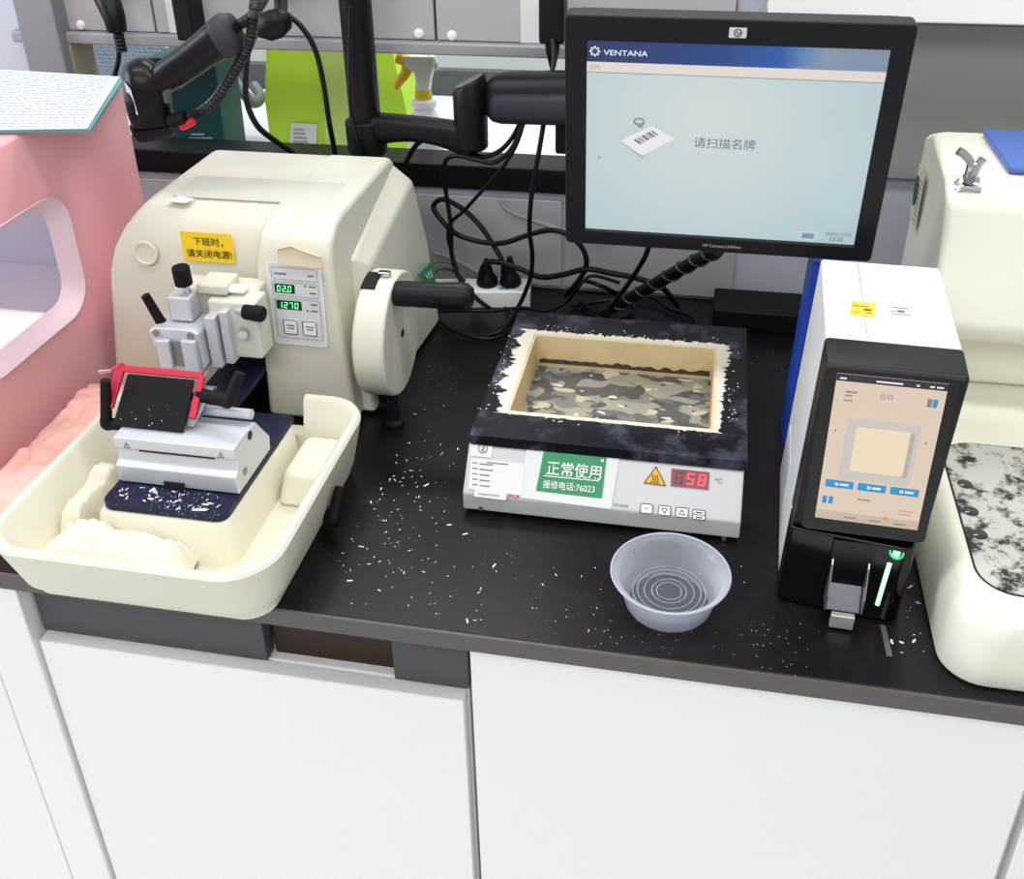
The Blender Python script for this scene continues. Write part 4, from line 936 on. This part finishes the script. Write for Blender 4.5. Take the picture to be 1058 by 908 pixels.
cable('thick black cord looping from the white power strip and away right', [(520, 283, 1.47), (519, 270, 1.47), (509, 252, 1.48), (495, 232, 1.49), (478, 216, 1.50), (458, 206, 1.50), (448, 213, 1.50), (455, 226, 1.49), (472, 242, 1.48), (497, 250, 1.47), (520, 251, 1.46), (545, 243, 1.45), (566, 238, 1.44), (584, 241, 1.43), (600, 254, 1.43), (606, 270, 1.43), (601, 285, 1.44), Z(585, 305, .02)], .0042)
cable('second thick black cord bowing right from the power strip', [(496, 284, 1.47), (502, 272, 1.47), (516, 271, 1.465), (535, 277, 1.46), (558, 286, 1.45), (580, 284, 1.44), (606, 278, 1.43), (630, 282, 1.43), (660, 288, 1.43), (685, 298, 1.43), Z(700, 316, .02)], .0045)
cable('long black adapter lead falling in front of the grey wall', [(571, 40, 1.44), (572, 62, 1.43), (566, 100, 1.41), (558, 150, 1.40), (550, 195, 1.40), (547, 235, 1.41), (550, 265, 1.42), (547, 290, 1.43), (535, 318, 1.44), Z(520, 340, .012), Z(505, 346, .006)], .0036)
cable('thin black cable lying along the power strip and under the lid', [Z(455, 322, .02), Z(485, 321, .038), Z(508, 321, .036), Z(540, 318, .03), Z(565, 321, .02), Z(585, 312, .02), (598, 296, 1.45), (612, 285, 1.47), (640, 292, 1.48)], .0028)
cable('black cable hanging straight below the monitor', [(672, 250, 1.24), (665, 268, 1.30), (650, 292, 1.36), (635, 312, 1.38), Z(624, 332, .01)], .0036)
cable('curled black cable lying behind the bath lid', [Z(590, 300, .02), Z(600, 290, .05), Z(620, 295, .06), Z(640, 305, .03), Z(655, 318, .008), Z(640, 328, .006), Z(615, 322, .006), Z(598, 312, .008)], .0036)
cable('black cable looping low between the wheel handle and bath', [Z(452, 330, .006), Z(470, 342, .006), Z(500, 350, .006), Z(522, 345, .006), Z(532, 330, .008), Z(522, 318, .006)], .003)
cable('dark cable curled at the foot of the grey wall', [Z(590, 316, .005), Z(630, 310, .006), Z(670, 306, .01), Z(690, 318, .006), Z(715, 328, .006), Z(722, 338, .006)], .0034)
wr = cable('thick black spiral wrapped cord slanting under the monitor', [(742, 258, 1.26), (722, 268, 1.30), (700, 280, 1.35), (676, 294, 1.39), (655, 306, 1.41), Z(636, 316, .03), Z(622, 322, .014)], .0095)
P = catmull([at(742, 258, 1.26), at(722, 268, 1.30), at(700, 280, 1.35), at(676, 294, 1.39), at(655, 306, 1.41), az(636, 316, .03)], 24)
hx_ = []
for i in range(len(P)-1):
    t = (P[i+1]-P[i]).normalized(); a = t.orthogonal().normalized(); a = (Vector((0, 0, 1))-t*t.z).normalized(); c = t.cross(a)
    hx_.append(P[i]+(a*math.cos(i*.42)+c*math.sin(i*.42))*.0102)
obj('spiral_wrap', tube(BM(), hx_, .0016, 6, 2), mat('wrap_sheen', '#3a3c46', .3), wr, label='glossy spiral wrap')
cable('pale grey cable crossing the grey wall behind the black cords', [(517, 206, 1.535), (522, 215, 1.53), (535, 222, 1.525), (560, 231, 1.52), (590, 241, 1.51), (620, 248, 1.50)], .0036, m_cableg)
cable('pale grey cable sloping behind the white power strip', [(449, 261, 1.53), (465, 266, 1.53), (485, 276, 1.53), (505, 286, 1.53), (530, 292, 1.53)], .0036, m_cableg)
cable('dull grey cable bunched beside the microtome', [(440, 278, 1.50), (452, 270, 1.51), (470, 273, 1.52), (486, 284, 1.52), (500, 292, 1.525)], .003, mat('cable_dull', '#6c6d70', .45))
cable('dark grey cable humped beside the microtome', [(442, 288, 1.47), (454, 278, 1.48), (468, 280, 1.49), (480, 290, 1.50)], .003, mat('cable_dark', '#3e3f42', .45))

# adapter hanging at the top, left of the monitor
q0, q1 = at(558, 2, 1.46), at(584, 44, 1.46)
ad = empty('power_adapter', 'black power adapter hanging at the shelf beside the monitor top', 'adapter', ((q0.x+q1.x)/2, 1.46, q1.z))
obj('adapter_body', B(q0.x, q1.x, 1.445, 1.485, q1.z, q0.z+.02), m_black, ad, bevel=.004)
obj('strain_relief', lathe(BM(), [(.011, 0), (.010, -.012), (.006, -.028), (.005, -.034)], at(571, 44, 1.46), n=16), m_black, ad)

# power strip with two plugs
pA, pB = Vector((-.425, 1.452, 0)), Vector((-.275, 1.476, 0))
ps = empty('power_strip', 'white power strip lying behind the wheel handle under two plugs', 'power strip', ((pA.x+pB.x)/2, 1.485, 0), (0, 0, math.atan2(pB.y-pA.y, pB.x-pA.x)))
obj('strip_body', B(-.085, .077, -.022, .030, .0005, .031), m_whitec, ps, local=True, bevel=.003)
obj('blue_label', B(.026, .042, -.014, -.006, .0311, .0314), mat('label_blue', '#7f9fd6', .5), ps, local=True, smooth=0, label='small blue print')
obj('blue_label', B(-.060, -.040, .000, .008, .0311, .0314), mat('label_blue', '#7f9fd6', .5), ps, local=True, smooth=0, label='small blue print')
for x, lb_, h in ((.006, 'round black plug in the left socket of the white power strip', .030), (.044, 'round black plug in the right socket of the white power strip', .034)):
    pp = wm(ps) @ Vector((x, .006, .0315))
    pg_ = empty('mains_plug', lb_, 'plug', pp, group='plugs in the white power strip')
    obj('plug_body', lathe(BM(), [(.0165, .0002), (.0175, .006), (.0165, .013), (.011, .020), (.009, h), (.006, h+.008), (.0045, h+.016)], pp, (0, -.05, 1), 28), m_black, pg_)
    obj('plug_ridge', lathe(BM(), [(.0179, .003), (.0184, .0045), (.0179, .006)], pp, (0, -.05, 1), 28, closed=True), m_blackm, pg_)
p0_, p1_ = az(737, 318, .02), az(832, 322, .02)
tag(obj('adapter_block', B(p0_.x, p1_.x-.004, 1.45, 1.53, .0006, .036), m_blackm, bevel=.004), 'flat black adapter block at the wall below the monitor right half', 'adapter')

# ---------------------------------------------------------------- pink enclosure at the left, with its folder, tray and bag
XP = -.828
pk = empty('pink_enclosure', 'pink plastic enclosure with a rounded side opening left of the microtome', 'enclosure', (-1.03, 1.09, 0))
def translucent(name, col, k=.45, rough=.35):   # thin plastic that lets light through
    m = mat(name, col, rough); nt = m.node_tree; b = nt.nodes['Principled BSDF']; o = nt.nodes['Material Output']
    t = nt.nodes.new('ShaderNodeBsdfTranslucent'); t.inputs[0].default_value = lin(col); x = nt.nodes.new('ShaderNodeMixShader'); x.inputs[0].default_value = k
    nt.links.new(b.outputs[0], x.inputs[1]); nt.links.new(t.outputs[0], x.inputs[2]); nt.links.new(x.outputs[0], o.inputs[0]); return m
m_pink = translucent('pink_plastic', '#fccdd3', .4)
hs_ = obj('shell', B(-1.26, XP, .85, 1.325, .0005, .395), m_pink, pk, bevel=.012, seg=4)
bpy.context.view_layer.update()
yz = rrect(.90, 1.135, .138, .305, .045, 8)
cut(hs_, box(BM(), -1.30, XP-.012, .80, 1.313, .10, .383)); bpy.context.view_layer.update()  # unseen left and front walls left out so light reaches the interior
cut(hs_, rings(BM(), [[(XP-.04, y, z) for y, z in yz], [(XP+.04, y, z) for y, z in yz]]))
yz1, yz2 = rrect(.898, 1.137, .136, .307, .046, 8), rrect(.916, 1.119, .154, .289, .032, 8)
obj('opening_rim', rings(BM(), [[(XP+.0004, y, z) for y, z in yz1], [(XP+.003, y, z) for y, z in yz1], [(XP-.016, y, z) for y, z in yz2], [(XP-.020, y, z) for y, z in yz2], [(XP-.02, y, z) for y, z in yz1]], closed=True), mat('rim_pale', '#ecd6de', .35), pk, smooth=60)
m_lin = translucent('lining_pale', '#e9edf6', .5)
ln = BM()
box(ln, -1.243, XP-.024, 1.309, 1.3115, .101, .382); box(ln, -1.243, XP-.024, .864, 1.309, .1005, .103)
obj('lining', ln, m_lin, pk, smooth=0)
tr2 = BM()
T = lambda a0, a1, b0, b1, r_, z_: [(x, y, z_) for x, y in rrect(a0, a1, b0, b1, r_, 6)]
rings(tr2, [T(-1.10, -.855, .88, 1.09, .02, .1045), T(-1.105, -.85, .875, 1.095, .025, .138), T(-1.105, -.85, .875, 1.095, .025, .141), T(-1.099, -.856, .881, 1.089, .02, .141), T(-1.096, -.859, .884, 1.086, .018, .108)])
tag(obj('white_tray', tr2, m_whitec, smooth=50), 'white plastic tray inside the pink enclosure', 'tray')
fz = .3965
fo = [az(128.5, 84, fz), az(94, 137, fz), az(20, 138, fz), az(-60, 139, fz), az(-30, 72, fz), az(60, 78, fz)]
tag(obj('teal_folder', rings(BM(), [[(p.x, p.y, fz) for p in fo], [(p.x, p.y, fz+.004) for p in fo]]), mat('teal_card', '#5f9a9c', .5), bevel=.001), 'teal folder lying on top of the pink enclosure', 'folder')
pz = fz+.0045
pp_ = [az(124, 80, pz), az(90.5, 133.5, pz), az(-50, 135.5, pz), az(-25, 71, pz)]
sheet = empty('printed_sheet', 'white sheet printed with rows of small grey text on teal folder', 'paper', pp_[1])
obj('sheet', rings(BM(), [[(p.x, p.y, pz) for p in pp_], [(p.x, p.y, pz+.0012) for p in pp_]]), mat('sheet_paper', '#c3c8d8', .7), sheet, smooth=0)
tb = BM()
for i in range(1, 22):
    v = i/22; a = pp_[0].lerp(pp_[1], v); d_ = pp_[3].lerp(pp_[2], v)
    u = .06
    while u < .9:
        w_ = random.uniform(.012, .05); q_ = [a.lerp(d_, u), a.lerp(d_, u+w_)]; e_ = (pp_[1]-pp_[0]).normalized()*.0013
        rings(tb, [[(p.x, p.y, z) for p in (q_[0], q_[1], q_[1]+e_, q_[0]+e_)] for z in (pz+.00125, pz+.0015)]); u += w_+random.uniform(.008, .03)
obj('printed_text', tb, m_inkg, sheet, smooth=0)
bag = obj('pink_bag', hump('b', -.822, -.716, .80, 1.112, .004, .050, 5, 40, 60, .010, 30), mat('pink_film', '#eab9ad', .3, noise=.06, nscale=10), smooth=60)
tag(bag, 'crumpled pink plastic bag between the pink enclosure and cream tray', 'bag')

# ---------------------------------------------------------------- beige station at the right edge
bs_ = empty('beige_station', 'beige lab station with a speckled steel plate at the right edge', 'lab instrument', (.45, 1.05, 0))
m_beige = mat('station_beige', '#eceadb', .35)
lo = [[(x, y, z) for x, y in rrect(a0, .74, b0, 1.37, r_, 8)] for a0, b0, r_, z in ((.255, .772, .04, .0006), (.256, .768, .045, .06), (.264, .772, .05, .082), (.272, .782, .05, .0905))]
obj('lower_body', rings(BM(), lo), m_beige, bs_, smooth=50, bevel=.004)
pl_ = [(x, y, .0908) for x, y in rrect(.281, .68, .805, 1.055, .035, 8)]
obj('plate_groove', rings(BM(), [[(x, y, .0900) for x, y in rrect(.2795, .6815, .8035, 1.0565, .036, 8)], [(x, y, .0909) for x, y in rrect(.2795, .6815, .8035, 1.0565, .036, 8)]]), m_ink, bs_, smooth=0)
m_plate = mat('speckled_plate', '#c9c8c2', .35, metal=.3); nt = m_plate.node_tree; b_ = nt.nodes['Principled BSDF']
tc = nt.nodes.new('ShaderNodeTexCoord'); n1 = nt.nodes.new('ShaderNodeTexNoise'); n1.inputs['Scale'].default_value = 24; n1.inputs['Detail'].default_value = 9; n1.inputs['Roughness'].default_value = .72
nt.links.new(tc.outputs['Object'], n1.inputs['Vector']); mr = nt.nodes.new('ShaderNodeMapRange'); mr.inputs['From Min'].default_value = .50; mr.inputs['From Max'].default_value = .58; nt.links.new(n1.outputs['Fac'], mr.inputs['Value'])
mx = nt.nodes.new('ShaderNodeMix'); mx.data_type = 'RGBA'; mx.inputs['A'].default_value = lin('#cfcec8'); mx.inputs['B'].default_value = lin('#2a2a2c'); nt.links.new(mr.outputs[0], mx.inputs['Factor']); nt.links.new(mx.outputs['Result'], b_.inputs['Base Color'])
obj('cold_plate', rings(BM(), [[(x, y, .0905) for x, y in rrect(.2815, .6795, .8055, 1.0545, .034, 8)], [(x, y, .0916) for x, y in rrect(.2815, .6795, .8055, 1.0545, .034, 8)]]), m_plate, bs_, smooth=0)
for px, py in ((997, 500), (1003, 528), (1012, 552)):
    c = az(px, py, .0918); obj('water_drop', lathe(BM(), [(0, .0018), (.005, .0014), (.0078, .0004), (.008, -.0005)], c, n=24), mat('drop_dark', '#3c3c3e', .08), bs_)
# rear hood
def hood():
    b = BM(); pro = [(1.36, .091), (1.36, .356), (1.335, .367), (1.20, .359), (1.16, .340), (1.115, .205), (1.125, .185), (1.19, .165), (1.19, .091)]
    xa = lambda z: .2625 + (.014 if z > .36 else 0)
    return rings(b, [[(xa(z), y, z) for y, z in pro], [(.74, y, z) for y, z in pro]])
obj('rear_hood', hood(), m_beige, bs_, bevel=.010, seg=4)
SX = Panel((.2615, 1.335, .270), (0, -1, 0), (0, 0, 1))
lbl = SX.rect('side_label', .0, -.02, .045, .075, mat('label_cream', '#d9d4c4', .6), bs_, 3)
SX.poly('fine_print', bars([(.022, -.012+.0075*k, .018, .0025) for k in range(8)]), mat('print_brown', '#8d7f74', .6), lbl, 4)
SX.poly('green_seal', [[(.011+.013*math.cos(a*.2618), .022+.02*math.sin(a*.2618)) for a in range(24)]], mat('seal_green', '#1f4a33', .5), bs_, 5, label='dark green round seal')
# blue pouch and spring clip on the hood
bp_ = BM(); q = [(.332, 1.205, .3785), (.44, 1.205, .3785), (.44, 1.325, .3865), (.325, 1.325, .3865)]
Hs = lambda x, y: .3600+.0075*(y-1.20)/.135
rings(bp_, [[(x, y, Hs(x, y)+.0005) for x, y, z in q], [(x, y, Hs(x, y)+.010) for x, y, z in q]])
tag(obj('blue_pouch', bp_, mat('pouch_blue', '#4f6fb8', .4), bevel=.004), 'blue plastic pouch lying on top of the beige station', 'pouch')
ck = empty('spring_clip', 'shiny steel spring clip lying on the blue pouch', 'clip', (.325, 1.19, .385))
cpx = lambda x, y, d=0: at(x, y, 1.19+d)
obj('jaw', tube(BM(), [cpx(984, 196), cpx(990, 190), cpx(999, 185), cpx(1010, 188)], .0055, 10, 5), m_steel, ck)
obj('jaw', tube(BM(), [cpx(986, 200, -.01), cpx(996, 195, -.01), cpx(1012, 198, -.01)], .005, 10, 5), m_steel, ck)
obj('grip', tube(BM(), [cpx(999, 186), cpx(1003, 170), cpx(996, 160), cpx(990, 156)], .005, 10, 5), m_steel, ck)
obj('grip', tube(BM(), [cpx(1004, 186), cpx(1010, 172), cpx(1016, 164)], .005, 10, 5), m_steel, ck)
obj('spring', lathe(BM(), [(.005, -.008), (.0065, -.004), (.0065, .004), (.005, .008)], cpx(1001, 184, -.004), (0, 1, 0), 16), m_alud, ck)

# ---------------------------------------------------------------- the other side of the gap
ZF = .13
fc = empty('far_counter', 'white counter on the far side of the gap behind the swing arm', 'counter', (-.7, 1.95, -.76))
obj('counter_top', B(-2.2, .5, 1.63, 2.22, ZF-.03, ZF), mat('far_white', '#e6eaf2', .4), fc, bevel=.003)
obj('counter_body', B(-2.15, .45, 1.66, 2.2, -.7595, ZF-.0305), m_whitec, fc)
obj('upstand', B(-2.2, .5, 2.222, 2.25, ZF-.03, ZF+.055), m_greyd, fc, label='dark grey upstand')
def far(x, y, Y): return at(x, y, Y)
m_lime = mat('lime_bag', '#bfe83e', .45, noise=.05, nscale=9)
Yb = 1.80
tlp, trp, blp, brp = far(271, 40, Yb), far(398, 40, Yb), far(279, 158, Yb), far(424, 172, Yb)
x0b, x1b = blp.x+.004, brp.x+.006
gb = empty('lime_bag', 'lime green carrier bag standing behind the gap', 'bag', ((x0b+x1b)/2, Yb+.05, ZF))
b = BM()
rings(b, [[(x0b, Yb, ZF+.0005), (x1b, Yb, ZF+.0005), (x1b, Yb+.11, ZF+.0005), (x0b, Yb+.11, ZF+.0005)], [(x0b, Yb, ZF+.1), (x1b-.008, Yb, ZF+.1), (x1b-.02, Yb+.055, ZF+.1), (x1b-.008, Yb+.11, ZF+.1), (x0b, Yb+.11, ZF+.1), (x0b+.012, Yb+.055, ZF+.1)][0:2]+[(x1b-.008, Yb+.11, ZF+.1), (x0b, Yb+.11, ZF+.1)], [(tlp.x, Yb+.02, tlp.z), (trp.x, Yb+.02, trp.z), (trp.x, Yb+.09, trp.z), (tlp.x, Yb+.09, tlp.z)]])
obj('bag_body', b, m_lime, gb, smooth=0)
sq = [far(299, 160, Yb-.002), far(327, 160, Yb-.002), far(328, 128, Yb-.002), far(301, 127, Yb-.002)]
stt = obj('bag_sticker', rings(BM(), [sq, [p+Vector((0, -.002, 0)) for p in sq]]), m_paper, gb, smooth=0, label='white sticker')
b = BM()
for k in range(6):
    v = .15+k*.13; a = sq[3].lerp(sq[0], v); c = sq[2].lerp(sq[1], v); a2, c2 = a.lerp(c, .12), a.lerp(c, .5+.06*k)
    o_ = Vector((0, -.0025, 0)); w = Vector((0, 0, -.004)); rings(b, [[a2+o_, c2+o_, c2+o_+w, a2+o_+w], [p+Vector((0, -.0006, 0)) for p in (a2+o_, c2+o_, c2+o_+w, a2+o_+w)]])
obj('fine_print', b, m_inkl, stt, smooth=0)
# fold line of the bag
fa, fb_ = far(331, 42, Yb), far(336, 158, Yb)
obj('bag_panel', rings(BM(), [[far(331, 48, Yb-.001), far(362, 48, Yb-.001), far(366, 160, Yb-.004), far(337, 160, Yb-.004)], [p+Vector((0, -.003, 0)) for p in (far(331, 48, Yb-.001), far(362, 48, Yb-.001), far(366, 160, Yb-.004), far(337, 160, Yb-.004))]]), mat('lime_pale', '#c3dd78', .4), gb, smooth=0, label='paler folded panel')
# spray bottle
Ys = 1.70
sb0 = far(438, 105, Ys); sp = empty('spray_bottle', 'white spray bottle with a yellow trigger behind the swing arm', 'spray bottle', (sb0.x, Ys, ZF))
k_ = .00168
obj('bottle', lathe(BM(), [(.002, .0005), (.030, .0008), (.032, .006), (.032, max(.02, sb0.z-ZF-.045)), (.022, sb0.z-ZF-.020), (.015, sb0.z-ZF-.012)], (sb0.x, Ys, ZF), n=36), mat('bottle_white', '#eef1f4', .3), sp)
obj('cap', lathe(BM(), [(.017, 0), (.0215, .004), (.0215, .014), (.018, .018)], (sb0.x, Ys, far(438, 112, Ys).z), n=32), m_whitet, sp)
obj('collar_ring', lathe(BM(), [(.0145, 0), (.0155, .002), (.0135, .016), (.0125, .017)], (sb0.x, Ys, far(438, 101, Ys).z), n=32), mat('ring_yellow', '#e9c51e', .4), sp)
m_head = mat('sprayer_white', '#e9efdf', .35)
obj('sprayer_head', loft(BM(), [(far(x, y, Ys), Vector((a*k_, 0, .0)), Vector((0, .012, 0))) for x, y, a in ((437, 92, 8), (438, 82, 8), (438, 74, 10), (434, 68, 17), (432, 61, 20), (431, 57, 19))], 24, 3.5), m_head, sp)
obj('nozzle', loft(BM(), [(far(x, y, Ys), Vector((0, .010, 0))*a, Vector((0, 0, .013))*a) for x, y, a in ((443, 63, 1), (450, 66, .8), (453, 68, .5))], 18, 2.4), m_head, sp)
obj('trigger', tube(BM(), [far(411, 58, Ys), far(420, 63, Ys), far(420, 74, Ys), far(413, 84, Ys), far(409, 91, Ys)], .010, 12, 5, rad=lambda t: .0125-.006*t), mat('trigger_yellow', '#ffd42e', .4), sp)
# dark green box file and things left of the bag
Yg = 1.72
def farbox(name, label, cat, pts, Y, d, m, group=None):
    P = [far(x, y, Y) for x, y in pts]
    return tag(obj(name, rings(BM(), [P, [p+Vector((0, d, 0)) for p in P]]), m, bevel=.003), label, cat, group)
gx = [far(x, y, Yg) for x, y in ((150, 60), (221, 60), (233, 152), (160, 152))]
gbx = empty('green_carton', 'dark green carton standing behind the hanging scanner', 'carton', ((gx[2].x+gx[3].x)/2, Yg, ZF))
lowz = ZF+.0006
obj('carton_body', rings(BM(), [[gx[0], gx[1], gx[2], Vector((gx[2].x, Yg, lowz)), Vector((gx[3].x, Yg, lowz)), gx[3]], [p+Vector((0, .09, 0)) for p in (gx[0], gx[1], gx[2], Vector((gx[2].x, Yg, lowz)), Vector((gx[3].x, Yg, lowz)), gx[3])]]), mat('carton_green', '#1d4a4c', .4), gbx, bevel=.003)
b = BM()
for k, (xa, ya, w_) in enumerate(((197, 138, 14), (195, 142, 24), (196, 146, 20))):
    qq = [far(xa, ya, Yg-.0008), far(xa+w_, ya, Yg-.0008), far(xa+w_, ya+1.6, Yg-.0008), far(xa, ya+1.6, Yg-.0008)]; rings(b, [qq, [p+Vector((0, .0006, 0)) for p in qq]])
obj('fine_print', b, mat('print_pale', '#a9c2c0', .6), gbx, smooth=0)
stp = tube(BM(), [far(227, 66, 1.9), far(238, 78, 1.88), (far(250, 94, 1.86)), far(262, 106, 1.86), far(269, 100, 1.88), far(262, 88, 1.9)], .011, 10, 8)
tag(obj('grey_strap', stp, mat('strap_grey', '#7d8288', .5)), 'grey looped strap hanging left of the lime bag', 'strap')
stp2 = [far(226, 40, 1.95), far(272, 40, 1.95), far(272, 112, 1.95), far(230, 112, 1.95)]
Yw = 2.0
wp = [far(x, y, Yw) for x, y in ((60, 30), (165, 30), (165, 120), (60, 120))]
wbk = empty('wire_basket', 'white wire mesh basket at the far left behind the gap', 'basket', ((wp[0].x+wp[1].x)/2, Yw+.1, ZF))
zt = far(100, 36, Yw).z
obj('basket_wall', B(wp[0].x, wp[1].x, Yw+.012, Yw+.2, ZF+.0006, zt), mat('basket_white', '#eef2f6', .5), wbk, bevel=.004)
b = BM(); nx = 34
for i in range(nx+1):
    x = wp[0].x+(wp[1].x-wp[0].x)*i/nx; box(b, x-.0009, x+.0009, Yw+.009, Yw+.011, ZF+.004, zt)
for i in range(22):
    z = zt-.008*i; 
    if z > ZF+.01: box(b, wp[0].x, wp[1].x, Yw+.008, Yw+.010, z-.0009, z+.0009)
obj('wire_mesh', b, mat('wire_blue', '#b4c2cf', .4), wbk, smooth=0)

# ---------------------------------------------------------------- wax shavings
def flakes(name, label, n, place, wmin, wmax, m):
    b = BM()
    for i in range(n):
        x, y, z = place(); w = random.uniform(wmin, wmax)*(1 if random.random() < .85 else 2.2); l = w*random.uniform(1, 2.6); th = random.random()*6.3
        ca, sa = math.cos(th), math.sin(th); P = [(-l, -w*.4), (l*.8, -w*.5), (l, w*.4), (-l*.7, w*.5)]; Q = [(x+a*ca-c*sa, y+a*sa+c*ca) for a, c in P]
        t = random.uniform(.0002, .0009)
        rings(b, [[(a, c, z+.0003) for a, c in Q], [(a, c, z+.0003+t) for a, c in Q]])
    return tag(obj(name, b, m, smooth=0), label, 'wax flakes', kind='stuff')
def on_bench():
    while True:
        r_ = random.random()
        if r_ < .6: px, py = random.gauss(415, 40), random.gauss(520, 60)
        elif r_ < .85: px, py = random.uniform(300, 800), random.uniform(560, 668)
        else: px, py = random.uniform(920, 955), random.uniform(600, 676)
        p = az(px, py, 0)
        if p.y < .77 or (p.x < -.375 and p.y < 1.42 and p.x < -.36) : continue
        if -.275 < p.x < .085 and .93 < p.y < 1.32: continue
        if .095 < p.x < .235 and p.y > .82 or (p.x > .25): continue
        if (p.x-bx)**2+(p.y-by)**2 < .07**2: continue
        return p.x, p.y, 0
flakes('wax_flakes', 'tiny white wax flakes scattered over the dark bench', 180, on_bench, .0003, .0009, m_wax)
def on_plate():
    while True:
        x, y = random.uniform(-.625, -.492), random.uniform(.806, .838)
        return x, y, .0756
flakes('wax_shavings', 'white wax shavings on the navy plate before the knife holder', 48, on_plate, .0006, .0017, m_wax)
